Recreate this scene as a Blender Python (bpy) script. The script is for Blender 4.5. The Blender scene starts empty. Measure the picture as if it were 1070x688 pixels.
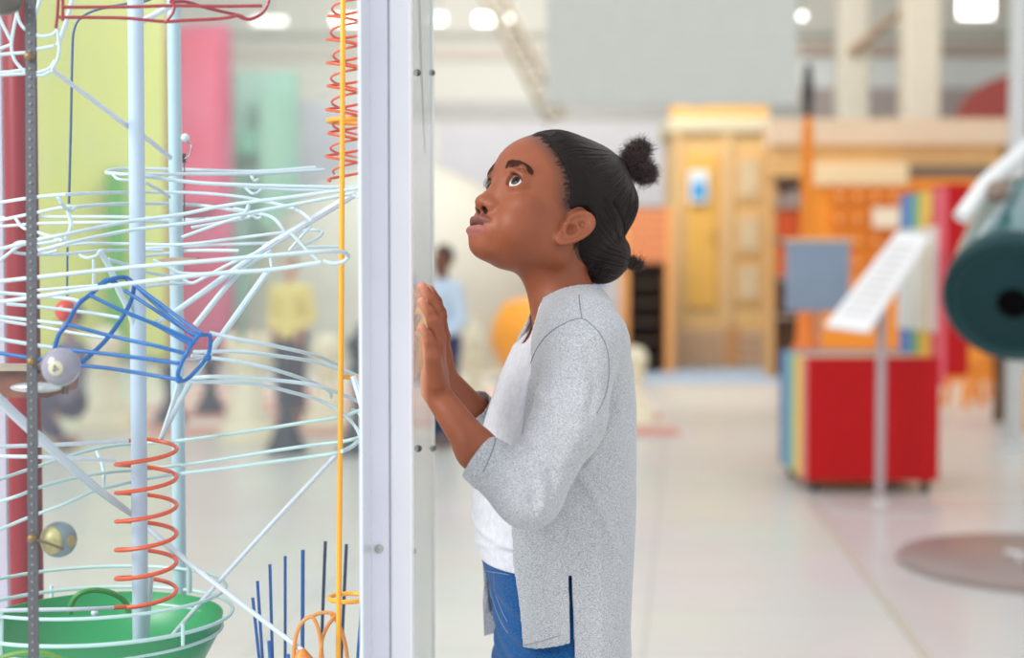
import bpy, math, random
import numpy as np
from mathutils import Vector, Matrix
random.seed(7); np.random.seed(7)
C = bpy.context.scene.collection
S = bpy.context.scene
# ------------------------------------------------------------ camera, world, lights, exposure
CAMZ = 1.15; FPX = 1486.0; PITCH = math.atan(54/1486.0)
cd = bpy.data.cameras.new('camera'); cam = bpy.data.objects.new('camera', cd); C.objects.link(cam)
cam.location = (0, 0, CAMZ); cam.rotation_euler = (math.pi/2-PITCH, 0, 0)
cd.sensor_width = 36; cd.lens = 36*FPX/1070
cd.clip_start = 0.05; cd.clip_end = 200
cd.dof.use_dof = True; cd.dof.focus_distance = 1.68; cd.dof.aperture_fstop = 2.5
S.camera = cam
w = bpy.data.worlds.new('daylight'); S.world = w; w.use_nodes = True
bg = w.node_tree.nodes['Background']; bg.inputs[0].default_value = (0.95, 0.98, 1.0, 1); bg.inputs[1].default_value = 1.12
S.view_settings.view_transform = 'Standard'; S.view_settings.look = 'None'
S.view_settings.gamma = 1; S.view_settings.use_curve_mapping = False
S.view_settings.exposure = 0.0
def area(name, loc, target, size, power, col=(1, 1, 1)):
    l = bpy.data.lights.new(name, 'AREA'); l.shape = 'SQUARE'; l.size = size; l.energy = power; l.color = col
    o = bpy.data.objects.new(name, l); C.objects.link(o); o.location = loc
    o.rotation_euler = (Vector(target)-Vector(loc)).to_track_quat('-Z', 'Y').to_euler(); return o
area('window_light', (-3.2, -0.6, 3.4), (0, 1.7, 1.1), 2.2, 270, (1.0, 0.98, 0.95))
area('hall_fill', (0, 15.2, 7.0), (0, 20.5, 1.0), 4.0, 560, (1.0, 0.98, 0.95))  # added fill light, unseen, brightens the fronts of the far panels
area('back_wall_fill', (0, 23.6, 7.2), (0, 30, 4.0), 6.0, 650, (1.0, 0.98, 0.95))  # added fill below the closed ceiling, aimed at the dim back wall

# ------------------------------------------------------------ helpers
def lin(c):
    return tuple(((v/255)/12.92 if v/255 <= .04045 else ((v/255+.055)/1.055)**2.4) for v in c)
def P(px, py, Y):
    u = (px-535)/FPX; v = (344-py)/FPX
    ca, sa = math.cos(PITCH), math.sin(PITCH)
    d = (u, ca+v*sa, -sa+v*ca)
    t = Y/d[1]
    return np.array([d[0]*t, Y, CAMZ+d[2]*t])
def Zp(py, Y): return P(535, py, Y)[2]
def Xp(px, Y, py=344): return P(px, py, Y)[0]
def floorY(py): 
    v = (344-py)/FPX; ca, sa = math.cos(PITCH), math.sin(PITCH)
    return (ca+v*sa)*CAMZ/(sa-v*ca)
_m = {}
def mat(name, rgb, rough=.5, metal=0., var=0., scale=8., bump=0., bscale=60., spec=None, emit=0., rgb2=None, coat=0., sheen=0., sss=0.):
    if name in _m: return _m[name]
    m = bpy.data.materials.new(name); m.use_nodes = True; nt = m.node_tree; b = nt.nodes['Principled BSDF']
    c = lin(rgb); b.inputs['Roughness'].default_value = rough; b.inputs['Metallic'].default_value = metal
    b.inputs['Base Color'].default_value = (*c, 1)
    if spec is not None: b.inputs['Specular IOR Level'].default_value = spec
    if coat: b.inputs['Coat Weight'].default_value = coat
    if sheen: b.inputs['Sheen Weight'].default_value = sheen
    if emit:
        b.inputs['Emission Color'].default_value = (*c, 1); b.inputs['Emission Strength'].default_value = emit
    tc = nt.nodes.new('ShaderNodeTexCoord')
    n = nt.nodes.new('ShaderNodeTexNoise'); n.inputs['Scale'].default_value = scale; n.inputs['Detail'].default_value = 4
    nt.links.new(tc.outputs['Object'], n.inputs['Vector'])
    c2 = lin(rgb2) if rgb2 else tuple(max(0, v*(1-max(var, .04))) for v in c)
    r = nt.nodes.new('ShaderNodeValToRGB'); r.color_ramp.elements[0].position = .35; r.color_ramp.elements[1].position = .65
    r.color_ramp.elements[0].color = (*c2, 1); r.color_ramp.elements[1].color = (*c, 1)
    nt.links.new(n.outputs['Fac'], r.inputs['Fac']); nt.links.new(r.outputs['Color'], b.inputs['Base Color'])
    if bump:
        n2 = nt.nodes.new('ShaderNodeTexNoise'); n2.inputs['Scale'].default_value = bscale
        nt.links.new(tc.outputs['Object'], n2.inputs['Vector'])
        bp = nt.nodes.new('ShaderNodeBump'); bp.inputs['Strength'].default_value = bump; bp.inputs['Distance'].default_value = .002
        nt.links.new(n2.outputs['Fac'], bp.inputs['Height']); nt.links.new(bp.outputs['Normal'], b.inputs['Normal'])
    _m[name] = m; return m
def glass_mat(name, tint=(1, 1, 1), refl=1.45, rough=0., body=0., hazecol=(235, 238, 240)):
    m = bpy.data.materials.new(name); m.use_nodes = True; nt = m.node_tree
    for n in list(nt.nodes): nt.nodes.remove(n)
    out = nt.nodes.new('ShaderNodeOutputMaterial'); t = nt.nodes.new('ShaderNodeBsdfTransparent'); g = nt.nodes.new('ShaderNodeBsdfGlossy')
    t.inputs[0].default_value = (*tint, 1); g.inputs['Roughness'].default_value = rough
    f = nt.nodes.new('ShaderNodeFresnel'); f.inputs['IOR'].default_value = refl
    geo = nt.nodes.new('ShaderNodeNewGeometry'); mm = nt.nodes.new('ShaderNodeMath'); mm.operation = 'SUBTRACT'; mm.use_clamp = True
    nt.links.new(f.outputs[0], mm.inputs[0]); nt.links.new(geo.outputs['Backfacing'], mm.inputs[1])      # only the outer face of a thin pane mirrors
    mx = nt.nodes.new('ShaderNodeMixShader'); nt.links.new(mm.outputs[0], mx.inputs[0]); nt.links.new(t.outputs[0], mx.inputs[1]); nt.links.new(g.outputs[0], mx.inputs[2])
    last = mx
    if body:  # pale diffuse share: painted haze that lightens the pane
        d = nt.nodes.new('ShaderNodeBsdfDiffuse'); d.inputs[0].default_value = (*lin(hazecol), 1)
        m2 = nt.nodes.new('ShaderNodeMixShader'); m2.inputs[0].default_value = body
        nt.links.new(mx.outputs[0], m2.inputs[1]); nt.links.new(d.outputs[0], m2.inputs[2]); last = m2
    nt.links.new(last.outputs[0], out.inputs[0]); return m

WL = {}
def empty(name, loc, label, cat, group=None):
    o = bpy.data.objects.new(name, None); C.objects.link(o); o.location = loc; o.empty_display_size = .05
    o['label'] = label; o['category'] = cat
    if group: o['group'] = group
    WL[o.name] = np.array(loc, float); return o
def tag(o, label=None, cat=None, group=None, kind=None):
    if label: o['label'] = label
    if cat: o['category'] = cat
    if group: o['group'] = group
    if kind: o['kind'] = kind
    return o
def mk(name, verts, faces, m, parent=None, smooth=True, mats=None, midx=None):
    v = np.asarray(verts, float).reshape(-1, 3)
    if parent is not None: base = WL[parent.name]
    else: base = np.array([(v[:, 0].min()+v[:, 0].max())/2, (v[:, 1].min()+v[:, 1].max())/2, v[:, 2].min()])
    me = bpy.data.meshes.new(name); me.from_pydata((v-base).tolist(), [], [tuple(int(i) for i in f) for f in faces])
    for mm in (mats or [m]): me.materials.append(mm)
    if midx is not None: me.polygons.foreach_set('material_index', np.asarray(midx, np.int32))
    if smooth: me.polygons.foreach_set('use_smooth', np.ones(len(me.polygons), bool))
    me.update()
    o = bpy.data.objects.new(name, me); C.objects.link(o)
    if parent is not None: o.parent = parent; WL[o.name] = base
    else: o.location = base; WL[o.name] = base
    return o
class MB:
    def __init__(s): s.v = []; s.f = []; s.mi = []
    def add(s, v, f, mi=0):
        n = len(s.v); s.v += [tuple(x) for x in v]; s.f += [tuple(i+n for i in q) for q in f]; s.mi += [mi]*len(f); return s
    def box(s, a, b, mi=0, bev=0.0):
        (x0, y0, z0), (x1, y1, z1) = a, b
        x0, x1 = min(x0, x1), max(x0, x1); y0, y1 = min(y0, y1), max(y0, y1); z0, z1 = min(z0, z1), max(z0, z1)
        if bev:
            e = bev; r = []
            cs = [(x0, y0), (x1, y0), (x1, y1), (x0, y1)]
            def ring(z, i):
                return [(x0+e+i, y0+i, z), (x1-e-i, y0+i, z), (x1-i, y0+e+i, z), (x1-i, y1-e-i, z), (x1-e-i, y1-i, z), (x0+e+i, y1-i, z), (x0+i, y1-e-i, z), (x0+i, y0+e+i, z)]
            v = ring(z0, e*.7)+ring(z0+e, 0)+ring(z1-e, 0)+ring(z1, e*.7)
            f = [tuple(range(7, -1, -1)), tuple(range(24, 32))]
            for k in range(3):
                for i in range(8): j = (i+1) % 8; f.append((k*8+i, k*8+j, k*8+8+j, k*8+8+i))
            return s.add(v, f, mi)
        v = [(x0, y0, z0), (x1, y0, z0), (x1, y1, z0), (x0, y1, z0), (x0, y0, z1), (x1, y0, z1), (x1, y1, z1), (x0, y1, z1)]
        return s.add(v, [(0, 3, 2, 1), (4, 5, 6, 7), (0, 1, 5, 4), (1, 2, 6, 5), (2, 3, 7, 6), (3, 0, 4, 7)], mi)
    def tube(s, pts, r, seg=8, mi=0, closed=False, caps=True):
        p = np.asarray(pts, float); n = len(p); r = np.broadcast_to(np.asarray(r, float), (n,))
        if closed: t = np.roll(p, -1, 0)-np.roll(p, 1, 0)
        else: t = np.gradient(p, axis=0)
        t /= np.maximum(np.linalg.norm(t, axis=1, keepdims=True), 1e-9)
        u = np.cross(t[0], [0, 0, 1.]);
        if np.linalg.norm(u) < .1: u = np.cross(t[0], [1., 0, 0])
        u /= np.linalg.norm(u); V = []
        a = np.arange(seg)*2*math.pi/seg
        for i in range(n):
            u = u-t[i]*np.dot(u, t[i]); u /= max(np.linalg.norm(u), 1e-9); w_ = np.cross(t[i], u)
            V.append(p[i]+r[i]*(np.cos(a)[:, None]*u+np.sin(a)[:, None]*w_))
        V = np.concatenate(V); F = []
        for i in range(n if closed else n-1):
            k = (i+1) % n
            for j in range(seg):
                q = (j+1) % seg; F.append((i*seg+j, i*seg+q, k*seg+q, k*seg+j))
        if caps and not closed:
            F.append(tuple(range(seg-1, -1, -1))); F.append(tuple((n-1)*seg+j for j in range(seg)))
        return s.add(V, F, mi)
    def lathe(s, c, prof, seg=32, axis=None, mi=0):
        # prof: list of (r, h); axis: direction vector
        ax = np.array(axis if axis is not None else (0, 0, 1.), float); ax /= np.linalg.norm(ax)
        u = np.cross(ax, [0, 1., 0]) if abs(ax[1]) < .9 else np.cross(ax, [1., 0, 0]); u /= np.linalg.norm(u); w_ = np.cross(ax, u)
        a = np.arange(seg)*2*math.pi/seg; V = []
        for r, h in prof: V.append(np.array(c)+ax*h+max(r, 1e-5)*(np.cos(a)[:, None]*u+np.sin(a)[:, None]*w_))
        V = np.concatenate(V); F = []
        for i in range(len(prof)-1):
            for j in range(seg):
                q = (j+1) % seg; F.append((i*seg+j, i*seg+q, (i+1)*seg+q, (i+1)*seg+j))
        F.append(tuple(range(seg-1, -1, -1))); F.append(tuple((len(prof)-1)*seg+j for j in range(seg)))
        return s.add(V, F, mi)
    def prism(s, poly, off, mi=0):
        n = len(poly); a = [tuple(p) for p in poly]; b = [tuple(np.array(p)+np.array(off)) for p in poly]
        return s.add(a+b, [tuple(range(n)), tuple(range(2*n-1, n-1, -1))]+[(i, i+n, (i+1) % n+n, (i+1) % n) for i in range(n)], mi)
    def ball(s, c, r, seg=24, rings=14, mi=0, axis=None):
        r = np.broadcast_to(np.asarray(r, float), (3,))
        V = []; F = []
        for i in range(rings+1):
            th = math.pi*i/rings
            for j in range(seg):
                ph = 2*math.pi*j/seg; V.append((c[0]+r[0]*math.sin(th)*math.cos(ph), c[1]+r[1]*math.sin(th)*math.sin(ph), c[2]-r[2]*math.cos(th)))
        for i in range(rings):
            for j in range(seg):
                q = (j+1) % seg; F.append((i*seg+j, i*seg+q, (i+1)*seg+q, (i+1)*seg+j))
        return s.add(V, F, mi)
    def build(s, name, m, parent=None, smooth=True, mats=None):
        o = mk(name, s.v, s.f, m, parent, smooth, mats, s.mi if mats else None)
        if smooth: 
            try: o.data.set_sharp_from_angle(angle=math.radians(40))
            except Exception: pass
        return o
def cr(pts, n=8, closed=False):
    p = np.asarray(pts, float)
    if len(p) < 3 and not closed:
        return p[0]+(p[1]-p[0])*np.linspace(0, 1, n+1)[:, None]
    if closed: q = np.concatenate([p[-1:], p, p[:2]])
    else: q = np.concatenate([2*p[:1]-p[1:2], p, 2*p[-1:]-p[-2:-1]])
    out = []
    for i in range(1, len(q)-2):
        for k in range(n):
            t = k/n; a, b, c, d = q[i-1:i+3]
            out.append(.5*((2*b)+(-a+c)*t+(2*a-5*b+4*c-d)*t*t+(-a+3*b-3*c+d)*t**3))
    if not closed: out.append(q[-2])
    return np.array(out)
def struct(o): o['kind'] = 'structure'; return o

# ------------------------------------------------------------ signed distance helpers -> mesh
def smin(a, b, k): 
    h = np.clip(.5+.5*(b-a)/k, 0, 1); return b*(1-h)+a*h-k*h*(1-h)
def smax(a, b, k): return -smin(-a, -b, k)
def ell(p, c, r):
    q = p-np.asarray(c, float); r = np.asarray(r, float)
    k0 = np.linalg.norm(q/r, axis=1); k1 = np.linalg.norm(q/(r*r), axis=1)
    return k0*(k0-1)/np.maximum(k1, 1e-9)
def cap(p, a, b, ra, rb):
    a = np.asarray(a, float); b = np.asarray(b, float); ab = b-a
    t = np.clip((p-a)@ab/max(ab@ab, 1e-12), 0, 1)
    return np.linalg.norm(p-a-t[:, None]*ab, axis=1)-(ra+(rb-ra)*t)
def chain(p, pts, rs, k=.006):
    d = None
    for i in range(len(pts)-1):
        e = cap(p, pts[i], pts[i+1], rs[i], rs[i+1]); d = e if d is None else smin(d, e, k)
    return d
def sdf_mesh(f, lo, hi, h):
    B = 8; lo = np.asarray(lo, float); n = np.ceil((np.asarray(hi, float)-lo)/h/B).astype(int)*B
    nb = n//B; D = np.empty(n, np.float32)
    bi = np.stack(np.meshgrid(*[np.arange(k) for k in nb], indexing='ij'), -1).reshape(-1, 3)
    cen = lo+(bi*B+B/2)*h; dc = np.concatenate([f(cen[i:i+200000]) for i in range(0, len(cen), 200000)])
    near = np.abs(dc) < (B/2*h*1.7321*1.2+.007)
    D5 = D.reshape(nb[0], B, nb[1], B, nb[2], B)
    D5[:] = dc.reshape(nb)[:, None, :, None, :, None]
    loc = np.stack(np.meshgrid(*[np.arange(B)]*3, indexing='ij'), -1).reshape(-1, 3)
    idx = np.nonzero(near)[0]
    for s0 in range(0, len(idx), 400):
        ii = idx[s0:s0+400]; pts = (lo+(bi[ii][:, None, :]*B+loc[None])*h).reshape(-1, 3)
        v = f(pts).reshape(len(ii), B, B, B)
        b = bi[ii]; D5[b[:, 0], :, b[:, 1], :, b[:, 2], :] = v
    s = D < 0
    c = np.zeros(tuple(n-1), np.uint8)
    for dx in (0, 1):
        for dy in (0, 1):
            for dz in (0, 1): c += s[dx:n[0]-1+dx, dy:n[1]-1+dy, dz:n[2]-1+dz]
    act = np.argwhere((c > 0) & (c < 8)); idm = np.full(tuple(n-1), -1, np.int32); idm[tuple(act.T)] = np.arange(len(act))
    acc = np.zeros((len(act), 3)); cnt = np.zeros(len(act))
    cs = [(i, j, k) for i in (0, 1) for j in (0, 1) for k in (0, 1)]
    val = {q: D[act[:, 0]+q[0], act[:, 1]+q[1], act[:, 2]+q[2]].astype(float) for q in cs}
    for a in cs:
        for ax in range(3):
            if a[ax]: continue
            b = list(a); b[ax] = 1; b = tuple(b); va, vb = val[a], val[b]; m = (va < 0) != (vb < 0)
            t = np.where(m, va/np.where(m, va-vb, 1), 0); pt = np.array(a, float)[None]+np.eye(3)[ax][None]*t[:, None]
            acc[m] += pt[m]; cnt[m] += 1
    V = lo+(act+acc/cnt[:, None])*h; F = []
    for ax in range(3):
        o = [(1, 2), (2, 0), (0, 1)][ax]
        sl0 = [slice(None)]*3; sl1 = [slice(None)]*3; sl0[ax] = slice(0, -1); sl1[ax] = slice(1, None)
        A = s[tuple(sl0)]; Bb = s[tuple(sl1)]; e = np.argwhere(A != Bb)
        e = e[(e[:, o[0]] > 0) & (e[:, o[1]] > 0) & (e[:, o[0]] < n[o[0]]-1) & (e[:, o[1]] < n[o[1]]-1)]
        ins = A[tuple(e.T)]
        def g(du, dv):
            q = e.copy(); q[:, o[0]] -= du; q[:, o[1]] -= dv; return idm[tuple(q.T)]
        quad = np.stack([g(1, 1), g(0, 1), g(0, 0), g(1, 0)], 1)
        quad[~ins] = quad[~ins][:, ::-1]; F.append(quad)
    F = np.concatenate(F); F = F[(F >= 0).all(1)]
    return V, F
def mk_np(name, V, F, m, parent, mats=None):
    base = WL[parent.name] if parent is not None else np.array([V[:, 0].mean(), V[:, 1].mean(), V[:, 2].min()])
    me = bpy.data.meshes.new(name); me.vertices.add(len(V)); me.vertices.foreach_set('co', (V-base).astype(np.float32).ravel())
    me.loops.add(len(F)*4); me.loops.foreach_set('vertex_index', F.astype(np.int32).ravel())
    me.polygons.add(len(F)); me.polygons.foreach_set('loop_start', np.arange(0, len(F)*4, 4, dtype=np.int32))
    me.update(calc_edges=True); me.polygons.foreach_set('use_smooth', np.ones(len(F), bool))
    me.materials.append(m); me.validate(); me.update()
    o = bpy.data.objects.new(name, me); C.objects.link(o)
    if parent is not None: o.parent = parent
    else: o.location = base
    WL[o.name] = base; return o
def fast_tubes(name, Cv, r, seg, m, parent):
    # many thin hairs at once: Cv (n, k, 3), r (k,)
    Cv = np.asarray(Cv, float); n, k, _ = Cv.shape; t = np.gradient(Cv, axis=1); t /= np.maximum(np.linalg.norm(t, axis=2, keepdims=True), 1e-9)
    ref = np.where(np.abs(t[..., 2:3]) > .9, np.array([1., 0, 0]), np.array([0, 0, 1.])); u = np.cross(t, ref); u /= np.maximum(np.linalg.norm(u, axis=2, keepdims=True), 1e-9); w_ = np.cross(t, u)
    a = np.arange(seg)*2*math.pi/seg; r = np.broadcast_to(r, (k,))[None, :, None, None]
    V = Cv[:, :, None]+r*(np.cos(a)[:, None]*u[:, :, None]+np.sin(a)[:, None]*w_[:, :, None])
    i = np.arange(n)[:, None, None]*k*seg; j = np.arange(k-1)[None, :, None]*seg; q = np.arange(seg)[None, None, :]; q2 = (q+1) % seg
    F = np.stack([i+j+q, i+j+q2, i+j+seg+q2, i+j+seg+q], -1).reshape(-1, 4)
    return mk_np(name, V.reshape(-1, 3), F, m, parent)
def setcol(o, name, col):
    a = o.data.color_attributes.new(name, 'FLOAT_COLOR', 'POINT')
    c = np.ones((len(o.data.vertices), 4), np.float32); c[:, :col.shape[1]] = col; a.data.foreach_set('color', c.ravel())
def project(f, p, it=12, off=0.):
    p = np.array(p, float)
    for _ in range(it):
        e = 5e-4; d = f(p)-off
        g = np.stack([f(p+np.eye(3)[i]*e)-f(p-np.eye(3)[i]*e) for i in range(3)], 1)/(2*e)
        p -= g*(d/np.maximum((g*g).sum(1), .2))[:, None]*.9
    return p
# ------------------------------------------------------------ the hall
def floor_mat():
    m = bpy.data.materials.new('floor_tiles'); m.use_nodes = True; nt = m.node_tree; b = nt.nodes['Principled BSDF']
    tc = nt.nodes.new('ShaderNodeTexCoord'); br = nt.nodes.new('ShaderNodeTexBrick')
    br.offset = 0; br.inputs['Scale'].default_value = 1; br.inputs['Brick Width'].default_value = 1.2; br.inputs['Row Height'].default_value = .6
    br.inputs['Mortar Size'].default_value = .006; br.inputs['Mortar Smooth'].default_value = .3
    br.inputs['Color1'].default_value = (*lin((222, 220, 213)), 1); br.inputs['Color2'].default_value = (*lin((216, 215, 209)), 1)
    br.inputs['Mortar'].default_value = (*lin((192, 190, 182)), 1)
    mp = nt.nodes.new('ShaderNodeMapping'); mp.inputs['Rotation'].default_value = (0, 0, .12)
    nt.links.new(tc.outputs['Object'], mp.inputs[0]); nt.links.new(mp.outputs[0], br.inputs[0])
    n = nt.nodes.new('ShaderNodeTexNoise'); n.inputs['Scale'].default_value = 1.3; n.inputs['Detail'].default_value = 6
    nt.links.new(tc.outputs['Object'], n.inputs[0])
    mx = nt.nodes.new('ShaderNodeMixRGB'); mx.blend_type = 'MULTIPLY'; mx.inputs[0].default_value = .22
    nt.links.new(br.outputs[0], mx.inputs[1]); nt.links.new(n.outputs['Color'], mx.inputs[2]); nt.links.new(mx.outputs[0], b.inputs['Base Color'])
    b.inputs['Roughness'].default_value = .32; return m
struct(MB().box((-15, -8, -.1), (15, 30, 0)).build('floor', floor_mat(), None, False))
struct(MB().box((-15, 30, 0), (15, 30.2, 7.6)).build('wall_back', mat('wall_cream', (222, 220, 212), .8), None, False))
struct(MB().box((-15.2, 12, 0), (-15, 30.2, 7.6)).build('wall_left', mat('wall_cream', (222, 220, 212)), None, False))
struct(MB().box((15, 12, 0), (15.2, 30.2, 7.6)).build('wall_right', mat('wall_cream', (222, 220, 212)), None, False))
struct(MB().box((-15.2, 16, 7.6), (15.2, 30.2, 7.75)).build('ceiling', mat('ceiling_white', (226, 226, 222), .9), None, False))
def band(nm, y0, y1, col, Y=29.9, x0=-14.9, x1=14.9):
    o = MB().box((x0, Y, Zp(y1, Y)), (x1, Y+.09, Zp(y0, Y))).build(nm, mat('band_%d_%d_%d' % col, col, .8), None, False); return struct(o)
band('trim_1', 34, 40, (176, 176, 166)); band('trim_2', 50, 62, (208, 198, 190)); band('trim_3', 106, 124, (186, 186, 184))
# lavender partition behind the girl
Y = 21.; a = P(458, 128, Y); b_ = P(706, 128, Y)
struct(MB().box((a[0], Y, 0), (b_[0], Y+.15, a[2])).build('wall_partition', mat('wall_lavender', (203, 203, 208), .8), None, False))
# floor joint
q0 = np.array([1.474, 6.7]); q1 = np.array([1.256, 4.29]); dq = (q1-q0)/np.linalg.norm(q1-q0)
e0 = q0-dq*.6; e1 = q1+dq*1.5; nn = np.array([-dq[1], dq[0]])*.012
struct(MB().prism([(*(e0-nn), .001), (*(e0+nn), .001), (*(e1+nn), .001), (*(e1-nn), .001)], (0, 0, .003)).build('trim_4', mat('joint_metal', (196, 186, 168), .4), None, False))
e0r = e0+np.array([0., 0.])
struct(MB().prism([(*e0, .0005), (6.5, 7.6, .0005), (6.5, 2.5, .0005), (*e1, .0005)], (0, 0, .002)).build('trim_5', mat('floor_cool', (206, 205, 203), .25, var=.08, scale=1.5), None, False))

def pbox(mb, x0, y0, x1, y1, Y, dep, mi=0, bev=0.0, zmin=None):
    a = P(x0, y0, Y); b = P(x1, y1, Y); z0 = b[2] if zmin is None else zmin
    return mb.box((a[0], Y, z0), (b[0], Y+dep, a[2]), mi, bev)
# blue carpet strip
ya, yb = floorY(402), 18.0
o = MB().box((Xp(640, ya), ya, .001), (Xp(812, yb), yb+1.5, .012)).build('floor_carpet', mat('carpet_blue', (166, 184, 202), .9, var=.15, scale=30), None, False)
tag(o, 'grey-blue carpet strip on the floor before the yellow kiosk', 'carpet')

# ---- tall coloured exhibit panels (seen through the case)
def tall_panel(name, x0, x1, y0, Y, col, dep, label, col2=None, extra=None):
    t = empty(name, (Xp((x0+x1)/2, Y), Y, 0), label, 'panel')
    top = Zp(y0, Y)
    MB().box((Xp(x0, Y), Y, .06), (Xp(x1, Y), Y+dep, top), bev=.03).build('panel_board', mat(name+'_paint', col, .55, var=.06, scale=1.2, rgb2=col2), t, False)
    MB().box((Xp(x0, Y)+.1, Y-.25, 0), (Xp(x1, Y)-.1, Y+dep+.25, .07)).build('foot', mat('foot_grey', (150, 150, 150)), t, False)
    if extra: extra(t)
    return t
def green_extra(t):
    MB().box((Xp(114, 18.8), 18.7, .06), (Xp(130, 18.8), 18.95, Zp(178, 18.8)), bev=.03).build('green_post', mat('leaf_green', (98, 172, 88), .5), t, False)
tall_panel('green_panel', 30, 172, -25, 19., (208, 216, 138), .3, 'tall yellow-green exhibit panel behind the glass case, beside the pink one', (212, 218, 120), green_extra)
def pink_extra(t):
    Y = 19.8
    MB().box((Xp(183, Y), Y-.12, Zp(215, Y)), (Xp(233, Y), Y-.02, Zp(35, Y)), bev=.02).build('red_board', mat('rose_red', (222, 88, 118), .6, rgb2=(226, 116, 150), scale=.8), t, False)
tall_panel('pink_panel', 173, 240, 25, 20., (222, 124, 160), .3, 'tall pink exhibit panel between the yellow-green and mint panels', (214, 86, 122), pink_extra)
def mint_extra(t):
    Y = 20.7
    MB().box((Xp(250, Y), Y-.1, Zp(162, Y)), (Xp(271, Y), Y-.02, Zp(137, Y)), bev=.02).build('dark_mint_square', mat('mint_dark', (126, 190, 164), .5), t, False)
    MB().box((Xp(272, Y), Y-.1, Zp(240, Y)), (Xp(301, Y), Y-.02, Zp(95, Y)), bev=.02).build('mint_board', mat('mint_mid', (156, 204, 182), .5), t, False)
tall_panel('mint_panel', 245, 311, 74, 21., (176, 216, 204), .3, 'tall mint green exhibit panel right of the pink panel', (160, 208, 190), mint_extra)
def lav_extra(t): pass
tall_panel('lavender_panel', 312, 380, 108, 22.5, (196, 198, 212), .3, 'pale lavender exhibit panel right of the mint panel', (206, 206, 214))

# ---- cream dome
t = empty('cream_dome', (Xp(415, 18.6), 18.6, 0), 'large round cream dome seen behind the child in blue', 'dome')
V = MB(); R = 1.98; cz = Zp(330, 18.)
V.lathe((Xp(415, 18), 18.6, 0), [(R*1.0, 0), (R*1.02, .5)]+[(R*math.cos(a), cz+R*1.0*math.sin(a)) for a in np.linspace(0, math.pi/2-.03, 14)], 48)
V.build('dome_shell', mat('cream_shell', (190, 188, 175), .85), t)
MB().lathe((Xp(415, 18), 18.6, 0), [(R*1.05, 0), (R*1.05, .1)], 48).build('base_ring', mat('cream_ring', (206, 200, 180), .6), t)

# ---- hanging grey screen
Y = 13.; t = empty('projection_screen', (Xp(700, Y), Y, Zp(108, Y)), 'large blank grey projection screen hanging above the hall', 'screen')
pbox(MB(), 571, -30, 832, 106, Y, .05).build('screen_sheet', mat('screen_grey', (204, 207, 200), .85), t, False)
MB().tube([P(568, 108, Y), P(834, 108, Y)], .02).build('bottom_rail', mat('rail_grey', (200, 202, 200), .5), t)
for x in (590, 812): MB().tube([P(x, -30, Y), P(x, -30, Y)+[0, 0, 2.5]], .01).build('cable', mat('cable_grey', (90, 90, 90)), t)

# ---- truss
Y = 15.5; t = empty('lattice_truss', P(548, 60, Y), 'taupe steel lattice truss sloping down beside the grey screen', 'truss')
A = P(505, -25, Y); B = P(582, 126, Y); d = (B-A)/np.linalg.norm(B-A); nx = np.array([d[2], 0, -d[0]])*.105; ny = np.array([0, .1, 0])
mt = mat('truss_taupe', (168, 158, 138), .6)
for sx in (-1, 1):
    for sy in (-1, 1): MB().tube([A+nx*sx+ny*sy, B+nx*sx*.8+ny*sy], .028).build('chord', mt, t)
mb = MB(); N = 16
for sy in (-1, 1):
    for i in range(N):
        p = A+(B-A)*i/N; q = A+(B-A)*(i+1)/N; s = 1 if i % 2 else -1
        mb.tube([p+nx*s+ny*sy, q-nx*s+ny*sy], .018, 6)
for i in range(N): 
    p = A+(B-A)*i/N
    for sx in (-1, 1): mb.tube([p+nx*sx-ny, p+nx*sx+ny], .018, 6)
mb.build('lattice', mt, t)

# ---- lamps
def lamp(px, py, wx, hy, Y, s, label, round_=False):
    c = P(px, py, Y); sx = wx/FPX*Y/2; sz = hy/FPX*Y/2
    t = empty('hall_lamp', c, label, 'lamp', None)
    em = mat('lamp_glow_%g' % s, (255, 252, 246), .5, emit=s)
    if round_:
        MB().lathe(c, [(sx, 0), (sx*1.05, .03), (sx, .06)], 24, (0, -1, 0)).build('lamp_face', em, t)
        MB().lathe(c+[0, .02, 0], [(sx*1.15, 0), (sx*1.0, .1), (sx*.5, .2)], 24, (0, 1, 0)).build('housing', mat('lamp_housing', (200, 200, 196)), t)
    else:
        MB().box(c-[sx, 0.02, sz], c+[sx, .02, sz]).build('lamp_face', em, t, False)
        MB().box(c-[sx*1.06, -.025, sz*1.1], c+[sx*1.06, .12, sz*1.1]).build('housing', mat('lamp_housing', (200, 200, 196)), t, False)
    MB().tube([c+[0, .08, sz], c+[0, .08, sz+2.]], .012).build('hanger', mat('cable_grey', (90, 90, 90)), t)
lamp(508, 20, 20, 9, 25, 5, 'bright oblong hall lamp left of the sloping truss')
lamp(534, 18, 7, 7, 25, 1.6, 'small round lamp glowing just behind the truss', True)
lamp(457, 20, 14, 9, 25, 1.6, 'faint oblong hall lamp beside the white case post')
lamp(363, 21, 30, 8, 25, 4, 'bright oblong hall lamp seen behind the orange wire coil')
lamp(281, 22, 34, 7, 25, 1.4, 'dim oblong hall lamp seen above the mint panel')
lamp(838, 17, 6, 6, 25, 4, 'small round lamp at right edge of the grey screen', True)
lamp(1020, 7, 34, 22, 22, 5, 'big square bright lamp between the cream column and pale pole')

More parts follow.
